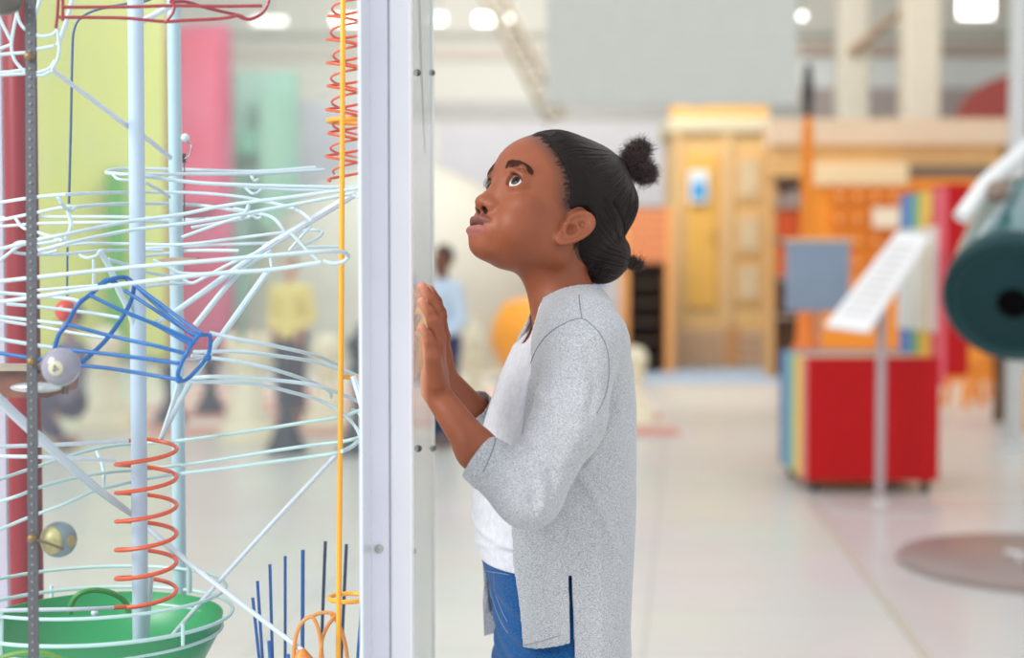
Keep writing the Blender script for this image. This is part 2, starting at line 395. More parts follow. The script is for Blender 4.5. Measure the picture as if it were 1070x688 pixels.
# ---- yellow kiosk
Y = 18.; t = empty('kiosk', (Xp(755, Y), Y, 0), 'tall yellow wooden kiosk with moulded top behind the girl', 'kiosk')
ky = mat('kiosk_yellow', (226, 186, 122), .6, var=.05, scale=3)
pbox(MB(), 705, 138, 806, 386, Y, 1.2, zmin=0).build('kiosk_body', ky, t, False)
pbox(MB(), 699, 122, 808, 139, Y-.08, 1.36, bev=.03).build('cornice', mat('cornice_cream', (218, 206, 172), .6), t, False)
crown = []
for x, y in [(703, 122), (703, 106), (714, 106), (720, 112), (728, 113), (736, 111), (743, 105), (803, 105), (803, 122)]: crown.append(P(x, y, Y))
MB().prism(crown, (0, .5, 0)).build('crown_board', mat('crown_orange', (232, 180, 104), .6), t, False)
pbox(MB(), 719, 162, 749, 322, Y-.04, .06, bev=.01).build('door_panel', mat('door_ochre', (230, 178, 84), .55), t, False)
MB().lathe(P(745, 245, Y-.08), [(.02, 0), (.03, .03), (.02, .06)], 12, (0, -1, 0)).build('knob', mat('brass', (190, 150, 80), .3, .8), t)
for (x0, x1) in ((705, 711), (755, 765), (799, 806)): pbox(MB(), x0, 139, x1, 386, Y-.05, .06, zmin=0).build('stile', mat('kiosk_stile', (222, 184, 130), .6), t, False)
for y0, y1 in ((160, 212), (220, 268), (272, 318)):
    f = pbox(MB(), 767, y0, 797, y1, Y-.03, .04).build('side_panel', mat('panel_tan', (224, 178, 116), .6), t, False)
    pbox(MB(), 772, y0+7, 792, y1-6, Y-.045, .03).build('poster', mat('poster_cream', (220, 196, 156), .6, var=.12, scale=6), f, False)
mb = MB()
for i in range(9):
    for j in range(4): pbox(mb, 707+i*11, 345+j*10, 716+i*11, 353+j*10, Y-.06, .03)
mb.build('lattice_skirt', mat('skirt_pink', (214, 178, 146), .7), t, False)
pbox(MB(), 757, 343, 772, 384, Y-.075, .03, zmin=0.02).build('corner_plate', mat('corner_brown', (204, 148, 96), .6), t, False)
o = empty('notice', P(730, 210, Y-.09), 'white notice with a blue square pinned on the yellow kiosk door', 'notice')
pbox(MB(), 720, 178, 740, 212, Y-.1, .02).build('sheet', mat('paper_white', (226, 232, 234), .6), o, False)
pbox(MB(), 723, 190, 737, 208, Y-.112, .01).build('blue_square', mat('notice_blue', (60, 158, 214), .5), o, False)

# ---- orange lattice and dark shelf left of the kiosk
Y = 17.; t = empty('orange_lattice_shelf', (Xp(678, Y), Y, 0), 'orange lattice cabinet with dark open shelves left of the kiosk', 'cabinet')
og = mat('orange_light', (236, 166, 112), .6)
pbox(MB(), 652, 216, 702, 380, Y+.3, .1, zmin=0).build('back_board', mat('shelf_dark', (52, 42, 36), .7), t, False)
pbox(MB(), 655, 218, 699, 275, Y, .3).build('lattice_panel', mat('lattice_orange', (226, 142, 96), .6), t, False)
mb = MB()
for i in range(6): pbox(mb, 655, 219+i*10, 699, 221+i*10, Y-.02, .03)
for i in range(6): pbox(mb, 656+i*8, 218, 657.5+i*8, 274, Y-.02, .03)
mb.build('lattice', og, t, False)
for x0, x1 in ((650, 657), (696, 703)): pbox(MB(), x0, 216, x1, 384, Y-.03, .4, zmin=0).build('upright', mat('upright_orange', (228, 160, 92), .6), t, False)
for i in range(5): pbox(MB(), 657, 296+i*20, 697, 298+i*20, Y, .3).build('shelf', mat('shelf_brown', (86, 66, 50), .6), t, False)

# ---- orange pod chair
Y = 15.1; t = empty('pod_chair', (Xp(582, Y), Y+.4, 0), 'big rounded orange pod seat behind the girl, at her neck level', 'seat')
V = MB(); rx = (652-510)/FPX*Y/2; top = Zp(310, Y); c = np.array([Xp(582, Y), Y+.5, 0])
V.lathe(c, [(rx*.5, 0.05), (rx*.85, .2), (rx, .42), (rx*.97, .65), (rx*.78, .88), (rx*.45, top-.02), (.02, top)], 40)
V.build('shell', mat('pod_orange', (238, 160, 52), .5, var=.1, scale=2), t)
MB().lathe(c, [(rx*.55, 0), (rx*.55, .07)], 40).build('base', mat('foot_grey', (150, 150, 150)), t)
o = MB(); o.ball(P(622, 294, 14.3), .09); o = o.build('purple_ball', mat('violet', (112, 100, 196), .5)); tag(o, 'violet ball just behind the back of the girl\'s neck', 'ball')
p = P(622, 294, 14.3)
o = MB(); o.lathe((p[0], p[1], .017), [(.16, 0), (.16, .03), (.03, .06), (.03, p[2]-.14), (.04, p[2]-.112)], 20)
o = o.build('ball_stand', mat('stand_white', (214, 214, 214), .5)); tag(o, 'slim white stand carrying the violet ball', 'stand')

# ---- yellow rainbow gallery at right
Y = 16.; t = empty('gallery_beam', (Xp(930, Y), Y, 0), 'long tan wooden gallery front above the orange drawer wall', 'gallery')
pbox(MB(), 808, 124, 1062, 151, Y, .6).build('fascia', mat('fascia_pinktan', (218, 192, 164), .6), t, False)
pbox(MB(), 808, 151, 1046, 184, Y+.06, .5).build('lower_beam', mat('beam_tan', (214, 168, 108), .6, var=.06), t, False)
pbox(MB(), 850, 171, 950, 194, Y-.35, .4, bev=.02).build('counter', mat('counter_cream', (236, 206, 162), .6), t, False)
pbox(MB(), 940, 173, 1035, 186, Y-.02, .1).build('dark_sign', mat('sign_dark', (112, 100, 86), .6), t, False)
for x in (1050,): pbox(MB(), x, 150, x+7, 386, Y+.2, .2, zmin=0).build('post', mat('beam_tan', (214, 168, 108)), t, False)
Y = 15.7; t = empty('drawer_wall', (Xp(930, Y), Y, 0), 'bright orange wall of small drawers under the tan gallery', 'cabinet')
od = mat('orange_bright', (238, 142, 28), .5, var=.05, scale=4)
pbox(MB(), 852, 187, 1045, 386, Y, .4, zmin=0).build('carcass', od, t, False)
dd = mat('orange_deep', (222, 118, 20), .5)
for i in range(9):
    for j in range(4):
        f = pbox(MB(), 870+i*19, 198+j*23, 884+i*19, 214+j*23, Y-.05, .05, bev=.01).build('drawer', dd, t, False)
        MB().lathe(P(877+i*19, 206+j*23, Y-.06), [(.02, 0), (.03, .02), (.015, .04)], 10, (0, -1, 0)).build('knob', mat('knob_pale', (240, 190, 120), .4), f)
o = pbox(MB(), 912, 217, 940, 238, Y-.12, .02, bev=.004).build('paper_label', mat('label_white', (240, 222, 196), .6), None, False); tag(o, 'white paper label on the orange drawer wall', 'label')
t = empty('book_shelf', (Xp(824, 16.2), 16.2, 0), 'narrow shelf of books and red-brown boxes right of the kiosk', 'shelf')
Y = 16.2; pbox(MB(), 807, 148, 852, 386, Y+.3, .05, zmin=0).build('back_board', mat('brown_dark', (110, 84, 66), .7), t, False)
for y in (152, 187, 215, 250, 290, 330): pbox(MB(), 807, y, 852, y+3, Y, .3).build('shelf_board', mat('shelf_grey', (170, 158, 140), .6), t, False)
pbox(MB(), 806, 148, 809, 386, Y, .35, zmin=0).build('side_board', mat('beam_tan', (214, 168, 108)), t, False)
cols = [(196, 210, 216), (196, 180, 170), (150, 170, 184), (206, 150, 130), (188, 190, 186)]
k = 0
for (y0, y1) in ((166, 187), (198, 215)):
    for i in range(6):
        o = pbox(MB(), 811+i*4.6, y0+(i*7 % 4), 814.6+i*4.6, y1, Y+.05, .2).build('book', mat('book_%d' % (k % 5), cols[k % 5], .6), None, False); k += 1
        tag(o, 'blurred pale book standing on the %s shelf right of the kiosk' % ('top' if y0 == 166 else 'second'), 'book', 'books on the %s shelf by the kiosk' % ('top' if y0 == 166 else 'second'))
for nm, (y0, y1) in (('upper', (220, 249)), ('lower', (255, 289))):
    o = pbox(MB(), 811, y0, 838, y1, Y+.03, .25).build('storage_box', mat('box_rust_'+nm, (200, 84, 34) if nm == 'upper' else (206, 96, 30), .6), None, False); tag(o, '%s rust-orange box on the shelf between kiosk and orange pole' % nm, 'box')

# ---- orange pole with black top
Y = 12.; t = empty('orange_pole', (Xp(844, Y), Y, 0), 'tall orange pole with a black tapered head right of the kiosk', 'pole')
b0 = P(844, 122, Y); x = b0[0]
MB().lathe((x, Y, 0), [(.12, 0), (.12, .03), (.065, .06), (.062, b0[2]*.5), (.05, b0[2]-.15), (.035, b0[2])], 20).build('shaft', mat('pole_orange', (238, 136, 16), .5), t)
MB().lathe((x, Y, b0[2]), [(.036, 0), (.04, .1), (.05, .2), (.042, .3), (.03, .42), (.01, .45)], 16).build('black_head', mat('pole_black', (46, 44, 42), .6), t)

# ---- blue-grey monitor on stand
Y = 9.2; t = empty('monitor_stand', (Xp(855, Y), Y, 0), 'blue-grey information monitor on a stand left of the slanted sign', 'monitor')
pbox(MB(), 822, 252, 888, 326, Y, .05, bev=.01).build('screen', mat('monitor_blue', (134, 152, 172), .45, var=.08, scale=4), t, False)
pbox(MB(), 820, 249, 890, 253, Y-.01, .07).build('top_edge', mat('monitor_edge', (222, 190, 156), .5), t, False)
x = Xp(856, Y); MB().tube([(x, Y+.08, .02), (x, Y+.08, Zp(300, Y))], .025).build('pole', mat('monitor_pole', (150, 160, 172), .4), t)
MB().lathe((x, Y+.08, 0), [(.22, 0), (.22, .015), (.03, .04)], 24).build('base', mat('monitor_pole', (150, 160, 172)), t)
o = MB(); c = (Xp(843, 8.9), 8.9, 0); o.lathe(c, [(.1, 0), (.1, .7), (.07, .74), (.06, Zp(326, 8.9))], 20)
o = o.build('orange_bollard', mat('bollard_orange', (232, 122, 34), .5)); tag(o, 'small orange bollard behind the rainbow cart, under the monitor', 'bollard')

# ---- columns, brace, red arch, pale pole
def column(x0, x1, Y, col, label, y1=130):
    o = MB().box((Xp(x0, Y), Y, 0), (Xp(x1, Y), Y+.4, 7.5), bev=.03).build('column', mat('column_%d' % x0, col, .7), None, False); tag(o, label, 'column'); return o
column(944, 981, 19., (222, 212, 192), 'broad cream column rising behind the tan gallery')
column(876, 907, 20., (220, 214, 198), 'narrower cream column carrying the brown brace')
t = MB().tube([P(888, 56, 19.9), P(942, 12, 19.9)], .055, 8).build('diagonal_brace', mat('brace_brown', (176, 142, 116), .6)); tag(t, 'brown diagonal brace between the two cream columns', 'brace')
band('trim_6', 46, 58, (176, 158, 146), 24.5, Xp(835, 24.5), Xp(1075, 24.5)); band('trim_7', 92, 126, (166, 154, 150), 24.5, Xp(835, 24.5), Xp(1075, 24.5))
band('trim_8', 58, 92, (214, 218, 216), 24.6, Xp(835, 24.5), Xp(1075, 24.5))
Y = 18.5; c = P(1060, 140, Y); R = 58/FPX*Y
poly = [c+[R*math.cos(a), 0, R*math.sin(a)*1.05] for a in np.linspace(0, math.pi, 24)]
o = MB().prism(poly, (0, .3, 0)).build('red_arch', mat('arch_red', (150, 62, 52), .6), None, False); tag(o, 'dark red half-round arch top behind the pale pole', 'arch')
Y = 9.5; t = empty('pale_pole', (Xp(1064, Y), Y+.06, 0), 'pale grey round pole at the right edge of the view', 'pole')
MB().lathe((Xp(1064, Y), Y+.06, 0), [(.06, 0), (.06, 6)], 24).build('shaft', mat('pole_pale', (204, 206, 204), .4), t)
MB().lathe((Xp(1064, Y), Y+.06, 0), [(.12, 0), (.12, .02), (.07, .04)], 24).build('floor_flange', mat('pole_pale', (204, 206, 204)), t)

# ---- rainbow cart
Y0 = 7.5; t = empty('rainbow_cart', (Xp(914, Y0), 7.9, 0), 'red-fronted display cart striped yellow, teal and blue on its side', 'cart')
xl = Xp(845, Y0); xr = Xp(983, Y0); zt = Zp(374, Y0); zb = Zp(518, Y0)+.075
red = mat('cart_red', (180, 8, 14), .55, spec=.25); slabs = [(7.5, 7.66, 'front_panel', red), (7.66, 7.88, 'yellow_band', mat('cart_yellow', (236, 198, 84), .5)), (7.88, 8.1, 'teal_band', mat('cart_teal', (104, 176, 178), .5)), (8.1, 8.3, 'blue_band', mat('cart_blue', (96, 134, 188), .5))]
MB().box((xl, 7.5, zb), (xr, 7.54, zt), bev=.006).build('front_panel', red, t, False)
for i, (a, b, nm, m) in enumerate(slabs):
    mb = MB()
    mb.box((xl, a+(.04 if i == 0 else 0), zb), (xl+.035, b, zt)); mb.box((xr-.035, a+(.04 if i == 0 else 0), zb), (xr, b, zt))
    mb.box((xl+.035, a+(.04 if i == 0 else 0), zt-.03), (xr-.035, b, zt-.002*i))
    mb.build('pink_band' if i == 0 else nm, mat('cart_pink', (222, 120, 124), .5) if i == 0 else m, t, False)
MB().box((xl+.04, 7.55, zb), (xr-.04, 8.28, zb+.03)).build('floor_board', mat('cart_inside', (60, 50, 50)), t, False)
MB().box((xl, 8.28, zb), (xr, 8.3, zt)).build('back_panel', mat('cart_violet', (110, 96, 160), .5), t, False)
for x in (xl+.05, xr-.05):
    for y in (7.58, 8.2):
        f = MB().box((x-.02, y-.02, .05), (x+.02, y+.02, zb+.01)).build('caster', mat('caster_steel', (120, 120, 120), .4, .5), t, False)
        MB().lathe((x-.015, y, .04), [(.01, 0), (.04, .002), (.04, .028), (.01, .03)], 18, (1, 0, 0)).build('wheel', mat('wheel_black', (40, 40, 42), .5), f)
# tall side board with colour stripes and page strips
zl = Zp(196, Y0); xb = xr-.005
sb = [(7.5, 7.68, (222, 90, 104)), (7.68, 7.9, (240, 196, 74)), (7.9, 8.05, (120, 180, 130)), (8.05, 8.3, (84, 136, 200))]
xb = xr-.002
for a, b, c in sb:
    MB().box((xb, a, zt-.15), (xb+.03, b, zl)).build('tall_stripe', mat('stripe_%d' % c[0], c, .5), t, False)
MB().box((xb+.031, 7.49, Zp(393, Y0)), (xb+.15, 8.32, zl+.02), bev=.01).build('tall_red_board', mat('cart_red', (186, 20, 26)), t, False)
for i in range(5):
    a = 7.56+i*.15
    MB().box((xb-.02, a, Zp(352, Y0)+.02), (xb, a+.11, Zp(236, Y0))).build('page_strip', mat('page_white', (232, 230, 224), .6, var=.1, scale=12), t, False)
MB().box((xb-.022, 7.665, Zp(352, Y0)+.02), (xb-.001, 7.7, Zp(225, Y0))).build('divider', mat('divider_tan', (226, 176, 96), .6), t, False)

# ---- slanted sign on steel stand
Y = 7.1; t = empty('sign_stand', (Xp(921, Y), Y, 0), 'steel stand with slanted white sign before the red cart', 'sign stand')
x = Xp(921, Y); MB().tube([(x, Y, .01), (x, Y, Zp(300, Y))], .024, 16).build('pole', mat('steel_pink', (176, 160, 162), .35, .4), t)
MB().lathe((x, Y, 0), [(.30, 0), (.30, .008), (.05, .012), (.028, .04)], 40).build('base_plate', mat('base_grey', (190, 184, 180), .4), t)
pl = [P(937, 243, Y+.28), P(970, 246, Y+.1), P(906, 346, Y-.25), P(862, 340, Y-.05)]
nrm = np.cross(np.array(pl[1])-pl[0], np.array(pl[3])-pl[0]); nrm /= np.linalg.norm(nrm)
MB().prism(pl, nrm*-.02 if nrm[2] > 0 else nrm*.02).build('sign_panel', mat('sign_white', (236, 236, 236), .35), t, False)
c0, c1, c2, c3 = [np.array(q) for q in pl]; up = nrm if nrm[2] > 0 else -nrm
mb = MB()
for i in range(10):
    f = .12+.08*i; a = c0+(c3-c0)*f; b = c1+(c2-c1)*f; mb.prism([a+(b-a)*.15+up*.001, a+(b-a)*.85+up*.001, a+(b-a)*.85+up*.001+(c3-c0)*.03, a+(b-a)*.15+up*.001+(c3-c0)*.03], up*.001)
mb.build('faint_text_lines', mat('text_faint', (214, 206, 208), .5), t, False)

# ---- brown round floor plate
Yc = 5.62; c = (Xp(1093, Yc), Yc, 0); t = empty('round_plate', c, 'brown round floor plate with a small metal cross, front right', 'plate')
MB().lathe(c, [(.55, 0), (.56, .012), (.56, .028), (.545, .036)], 72).build('disc', mat('plate_brown', (150, 132, 128), .35, var=.05, scale=4), t)
pc = P(1066, 576, 5.62); mb = MB()
MB().lathe((pc[0]+.03, pc[1], .036), [(.085, 0), (.085, .004)], 28).build('hub_plate', mat('hub_grey', (140, 128, 126), .3, .4), t)
for s in (-1, 1): mb.tube([(pc[0]+.03-.06, pc[1]-.07*s, .043), (pc[0]+.03+.06, pc[1]+.07*s, .043)], .014, 6)
mb.build('metal_cross', mat('cross_metal', (220, 216, 212), .3, .3), t)

# ---- teal viewer
Y = 5.; t = empty('teal_viewer', (Xp(1085, Y), 5.62, .037), 'big dark teal barrel viewer on a post at the right edge', 'viewer')
c = P(1060, 314, 4.8); ax = np.array([.40, .74, .44]); ax /= np.linalg.norm(ax); R = .240
dk = mat('teal_dark', (18, 56, 60), .4, spec=.3)
MB().lathe(c, [(R*.86, 0), (R*.93, -.02), (R, 0), (R*1.0, .05), (R*.985, .06)], 64, ax).build('rim', dk, t)
MB().lathe(c, [(R*.87, .004), (R*.4, -.02), (.055, -.022), (.052, .06), (.002, .065)], 64, ax).build('face_plate', mat('teal_face', (14, 48, 52), .5, spec=.2), t)
MB().lathe(c-ax*.026, [(.054, 0.0), (.052, -.004), (.044, -.004), (.04, 0.06), (0.001, .061)], 32, ax).build('eye_hole', mat('hole_black', (6, 6, 8), .9, spec=.05), t)
MB().lathe(c, [(R*.985, .06), (R*.98, .5), (R*.9, .56), (R*.5, .6)], 64, ax).build('barrel', mat('teal_body', (60, 108, 112), .15, coat=.6), t)
MB().box((Xp(1108, 5.5), 5.45, .037), (Xp(1108, 5.5)+.09, 5.6, c[2]+.1)).build('post', mat('teal_body', (60, 108, 112)), t, False)
a = P(1030, 192, 4.95); b = P(1078, 150, 5.35)
MB().tube([a-[0.1, .05, .12], a, b], .03, 10).build('white_bracket', mat('bracket_white', (226, 228, 228), .3), t)
MB().ball(a+[.03, -.03, -.03], .04).build('bracket_knuckle', mat('bracket_brown', (130, 110, 96), .4), t)

# ---- orange stools
def stool(px, pyb, Y, h, r, col, label, rot=0):
    Y = floorY(pyb) if Y is None else Y; x = Xp(px, Y); t = empty('orange_stool', (x, Y, 0), label, 'stool')
    MB().lathe((x, Y, h-.05), [(r, 0), (r*1.05, .02), (r, .05)], 28).build('seat', mat('stool_seat', col, .5), t)
    for k in range(3):
        a = rot+k*2*math.pi/3; MB().tube([(x+r*.6*math.cos(a), Y+r*.6*math.sin(a), h-.04), (x+r*1.2*math.cos(a), Y+r*1.2*math.sin(a), .0)], .03, 8).build('leg', mat('stool_seat', col), t)
stool(1008, 425, None, .42, .16, (236, 140, 34), 'three-legged orange stool left of the yellow drum', .3)
stool(1034, 418, None, .44, .15, (232, 128, 24), 'three-legged orange stool behind the dark brown stump', 1.2)
Yd = floorY(450); o = MB(); o.lathe((Xp(1072, Yd), Yd, 0), [(.13, 0), (.14, .02), (.14, .42), (.13, .44)], 32); o = o.build('yellow_drum', mat('drum_yellow', (240, 168, 22), .5)); tag(o, 'yellow drum-shaped stool at the right edge below the teal viewer', 'stool')
Yd = floorY(441); o = MB(); o.lathe((Xp(1046, Yd), Yd, 0), [(.05, 0), (.055, .02), (.045, .3), (.06, .58), (.09, .6)], 20); o = o.build('brown_stump', mat('stump_brown', (88, 60, 36), .7)); tag(o, 'dark brown table leg stump beside the yellow drum', 'stump')

# ---- giant chess
t = MB(); T = .56; x0 = -3.25; y0 = 10.2
t.box((x0-.08, y0-.08, .001), (x0+8*T+.08, y0+8*T+.08, .01), 0)
for i in range(8):
    for j in range(8): t.box((x0+i*T+.005, y0+j*T+.005, .01), (x0+(i+1)*T-.005, y0+(j+1)*T-.005, .016), 1 if (i+j) % 2 else 2)
cb = t.build('chess_mat', None, None, False, [mat('mat_edge', (210, 200, 190), .7), mat('tile_red', (206, 138, 126), .6), mat('tile_white', (222, 214, 202), .6)])
tag(cb, 'giant chess mat with red and white squares on the hall floor', 'chess mat')
cw = mat('chess_cream', (236, 226, 196), .4); ck = mat('chess_black', (40, 44, 62), .35); cpu = mat('chess_dark', (62, 56, 78), .4)
PAWN = [(.155, 0), (.16, .03), (.15, .07), (.12, .1), (.12, .13), (.085, .18), (.06, .26), (.055, .33), (.09, .36), (.09, .385), (.055, .4), (.085, .44), (.1, .49), (.085, .55), (.04, .59), (.001, .595)]
BISH = [(.17, 0), (.18, .04), (.16, .09), (.125, .13), (.13, .17), (.085, .24), (.065, .4), (.065, .55), (.1, .58), (.1, .61), (.06, .63), (.09, .7), (.095, .76), (.06, .85), (.025, .89), (.03, .92), (.001, .95)]
ROOK = [(.19, 0), (.2, .05), (.18, .1), (.14, .14), (.14, .18), (.11, .25), (.1, .48), (.14, .52), (.15, .56), (.15, .66), (.11, .66), (.11, .6), (.001, .6)]
KING = [(.19, 0), (.2, .05), (.17, .1), (.14, .15), (.14, .19), (.09, .28), (.07, .5), (.07, .66), (.12, .7), (.12, .73), (.07, .76), (.11, .92), (.13, .97), (.08, 1.02), (.03, 1.05), (.03, 1.13), (.001, 1.14)]
def piece(nm, prof, px, pyb, s, m, label):
    Y = floorY(pyb); x = Xp(px, Y); o = MB(); o.lathe((x, Y, .016 if 10.2 < Y < 14.7 and x < 1.25 else 0), [(r*s, h*s) for r, h in prof], 28)
    if nm == 'chess_rook':
        z = .66*s
        for k in range(5): a = k*2*math.pi/5; o.box((x+.125*s*math.cos(a)-.03, Y+.125*s*math.sin(a)-.03, z), (x+.125*s*math.cos(a)+.03, Y+.125*s*math.sin(a)+.03, z+.07*s))
    o = o.build(nm, m); tag(o, label, 'chess piece'); return o
piece('chess_pawn', PAWN, 664, 443, 1.0, cw, 'giant cream pawn standing right behind the girl\'s back')
piece('chess_bishop', BISH, 495, 452, .9, cw, 'giant cream bishop between her forearm and chest')
piece('chess_rook', ROOK, 258, 462, 1.05, cw, 'giant cream rook seen through the case, right of the blue cone')
piece('chess_pawn', PAWN, 110, 452, 1.3, cw, 'giant cream pawn far behind the blue wire cone')
piece('chess_pawn', PAWN, 342, 450, 1.2, cw, 'giant cream pawn right of the tall dark bishop')
piece('chess_pawn', PAWN, 219, 434, .8, ck, 'giant black pawn seen under the blue wire cone')
piece('chess_bishop', BISH, 299, 474, .76, ck, 'giant navy-black bishop seen through the case')
piece('chess_king', KING, 376, 474, .75, ck, 'giant black king half hidden by the white case post')
piece('chess_pawn', PAWN, 178, 444, .8, cpu, 'giant dark pawn hidden behind the thin white post')
# ---- people in the background
def person(px, pyb, Y, H, shirt, trous, hair, skin, label, face, crouch=False, long_hair=False):
    Y = floorY(pyb) if Y is None else Y; x = Xp(px, Y); k = H/1.7
    t = empty('person', (x, Y, 0.018 if Y < 14.7 else 0), label, 'person'); b = np.array([x, Y, .018 if Y < 14.7 else 0])
    ca, sa = math.cos(face), math.sin(face)
    def W(l, f, z): return b+np.array([l*ca-f*sa, l*sa+f*ca, z])*k      # l lateral, f forward
    J = dict(hip=.9, sh=1.38, neck=1.45, head=1.58)
    if crouch: J = dict(hip=.35, sh=.78, neck=.86, head=.97)
    sw = .2 if H > 1.5 else .19
    def arms(p, r0, r1):
        d = None
        for s in (-1, 1):
            e = smin(cap(p, W(s*sw, 0, J['sh']-.03), W(s*(sw+.03), -.03, J['sh']-.3), r0*k, r1*k), cap(p, W(s*(sw+.03), -.03, J['sh']-.3), W(s*(sw-.03), .12, J['sh']-.48), r1*k, r1*.8*k), .02)
            d = e if d is None else np.minimum(d, e)
        return d
    def torso(p): 
        return smin(smin(cap(p, W(0, .05 if crouch else 0, J['hip']), W(0, .0, J['sh']-.1), .12*k, .125*k), cap(p, W(-.13, 0, J['sh']-.05), W(.13, 0, J['sh']-.05), .07*k, .07*k), .06), cap(p, W(-.05, 0, J['hip']), W(.05, 0, J['hip']), .11*k, .11*k), .04)
    def legs(p, g=0.):
        d = None
        for s in (-1, 1):
            if crouch: e = chain(p, [W(s*.09, 0, .32), W(s*.16, .32, .42), W(s*.14, .1, .06)], [.09*k+g, .065*k+g, .05*k+g], .02)
            else: e = chain(p, [W(s*.09, 0, .88), W(s*.1, .02, .48), W(s*.11, -.01, .07)], [.088*k+g, .06*k+g, .048*k+g], .02)
            d = e if d is None else smin(d, e, .02)
        return d
    def body(p):
        d = smin(torso(p)+.01, arms(p, .04, .033), .02)
        d = smin(d, cap(p, W(0, 0, J['sh']), W(0, 0.01, J['neck']+.06), .05*k, .045*k), .02)
        d = smin(d, smin(ell(p, W(0, .0, J['head']+.02), np.array([.078, .092, .1])*k), ell(p, W(0, .03, J['head']-.06), np.array([.055, .06, .065])*k), .03), .015)
        nose = ell(p, W(0, .105, J['head']-.03), np.array([.014, .02, .02])*k); d = smin(d, nose, .01)
        for s in (-1, 1):
            d = smin(d, ell(p, W(s*.078, 0, J['head']-.02), np.array([.012, .02, .03])*k), .006)
            hb = W(s*(sw-.03), .12, J['sh']-.48)
            d = smin(d, ell(p, hb+np.array([0, 0, -.04*k]), np.array([.025, .03, .05])*k), .01)
            for q in range(4): d = smin(d, cap(p, hb+[(q-1.5)*.014*k, 0, -.07*k], hb+[(q-1.5)*.016*k, 0, -.125*k], .0085*k, .007*k), .004)
        d = smin(d, legs(p)+.012, .02)
        for s in (-1, 1): d = smin(d, cap(p, W(s*.11, -.02, .045), W(s*.115, .12, .03), .035*k, .03*k), .01)
        return d
    lo = b-[.45*k, .45*k, .02]; hi = b+[.45*k, .45*k, (J['head']+.25)*k]
    def B(nm, f, h, m): Vv, Ff = sdf_mesh(f, lo, hi, h); return mk_np(nm, Vv, Ff, m, t)
    B('body', body, .012, mat('skin_%d' % skin[0], skin, .55))
    B('shirt', lambda p: np.maximum(np.maximum(smin(torso(p), np.maximum(arms(p, .052, .046), -(p[:, 2]-b[2]-(J['sh']-.42)*k)), .02)-.008, -(p[:, 2]-b[2]-(J['hip']-.06)*k)), p[:, 2]-b[2]-(J['neck']+.02)*k), .012, mat('shirt_%d' % shirt[0], shirt, .8))
    B('trousers', lambda p: np.maximum(smin(legs(p, .014), cap(p, W(-.05, 0, J['hip']), W(.05, 0, J['hip']), .118*k, .118*k), .03), -(p[:, 2]-b[2]-.09*k)), .012, mat('trousers_%d' % trous[0], trous, .8))
    hc = W(0, -.012, J['head']+.035)
    B('hair', lambda p: np.maximum(ell(p, hc, np.array([.088, .1, .102])*k), -((p-hc)@(np.array([-sa, ca, 0])*-.8+np.array([0, 0, .6]))+.015*k)), .008, mat('hair_%d' % hair[0], hair, .7))
    for s in (-1, 1): 
        m_ = MB(); c_ = W(s*.112, .05, .035); m_.ball(c_, (.05*k, .05*k, .035*k) if abs(ca) < 0 else (.055*k, .075*k, .038*k)); m_.build('shoe', mat('shoe_dark', (60, 58, 64), .5), t)
    return t
person(463, 470, None, 1.34, (190, 208, 226), (44, 54, 92), (44, 34, 30), (112, 68, 50), 'child in light blue shirt and navy trousers with back turned', 2.2)
person(304, 440, None, 1.30, (234, 218, 138), (74, 62, 84), (120, 96, 78), (214, 164, 142), 'child in yellow top and dark trousers beyond the case', 2.8)
person(74, 470, None, 1.5, (118, 108, 128), (60, 56, 84), (78, 60, 66), (180, 132, 118), 'person crouching in grey clothes beyond the red post', 1.9, True)
# black easel legs behind the bowl
Ye = 6.0; t = empty('easel', (Xp(85, Ye), Ye, 0), 'dark folding stand legs seen between the striped ball and green bowl', 'easel')
for (a, b_) in (((62, 575), (112, 655)), ((48, 600), (92, 690)), ((58, 570), (30, 700))):
    A = P(*a, Ye); B = P(*b_, Ye); B = A+(B-A)*((A[2]-0.02)/max(A[2]-B[2], .01)) if False else B
    d = (B-A); s = (A[2]-.015)/(-d[2]); MB().tube([A, A+d*s], .022, 8).build('leg', mat('easel_dark', (86, 78, 88), .5), t)
MB().ball(P(60, 572, Ye), .04).build('hinge', mat('easel_dark', (86, 78, 88)), t)
# ------------------------------------------------------------ glass case
GX = -.110; YF = 1.40; YB = 1.99; XL = -.78; ZB = .58; ZT = 1.95
case = empty('glass_case', ((XL+GX)/2, (YF+YB)/2, 0), 'tall glass display case with white corner posts around the wire machine', 'display case')
pw = mat('post_white', (240, 240, 252), .35); pw2 = mat('post_white_face', (246, 246, 253), .3)
Yp = 1.5
MB().box((Xp(385, Yp), Yp, ZB), (Xp(406.5, Yp), Yp+.03, ZT), bev=.0015).build('corner_post', pw, case, False)
MB().box((Xp(407.5, Yp), Yp-.003, ZB), (Xp(430, Yp), Yp+.03, ZT), bev=.002).build('post_cover', pw2, case, False)
MB().box((Xp(406, Yp), Yp+.004, ZB), (Xp(408, Yp), Yp+.02, ZT)).build('post_seam', mat('seam_grey', (170, 170, 186), .5), case, False)
for px, py in ((396, 574),):
    c = P(px, py, Yp); MB().lathe(c, [(.0048, -.001), (.0048, .001), (.004, .0025), (.002, .003), (.0018, .0018), (.0001, .0018)], 20, (0, -1, 0)).build('bolt', mat('bolt_steel', (190, 188, 186), .25, .7), case)
c = P(432, 576, 1.53); MB().lathe(c, [(.003, 0), (.003, .002), (.0015, .003)], 12, (1, 0, 0)).build('bolt', mat('bolt_steel', (190, 188, 186)), case)
gm = glass_mat('pane_glass', (.97, .985, .98), 1.24, 0., .012, (226, 230, 236))
gs = glass_mat('side_glass', (.985, .99, .985), 1.25, 0., .08, (226, 232, 230))
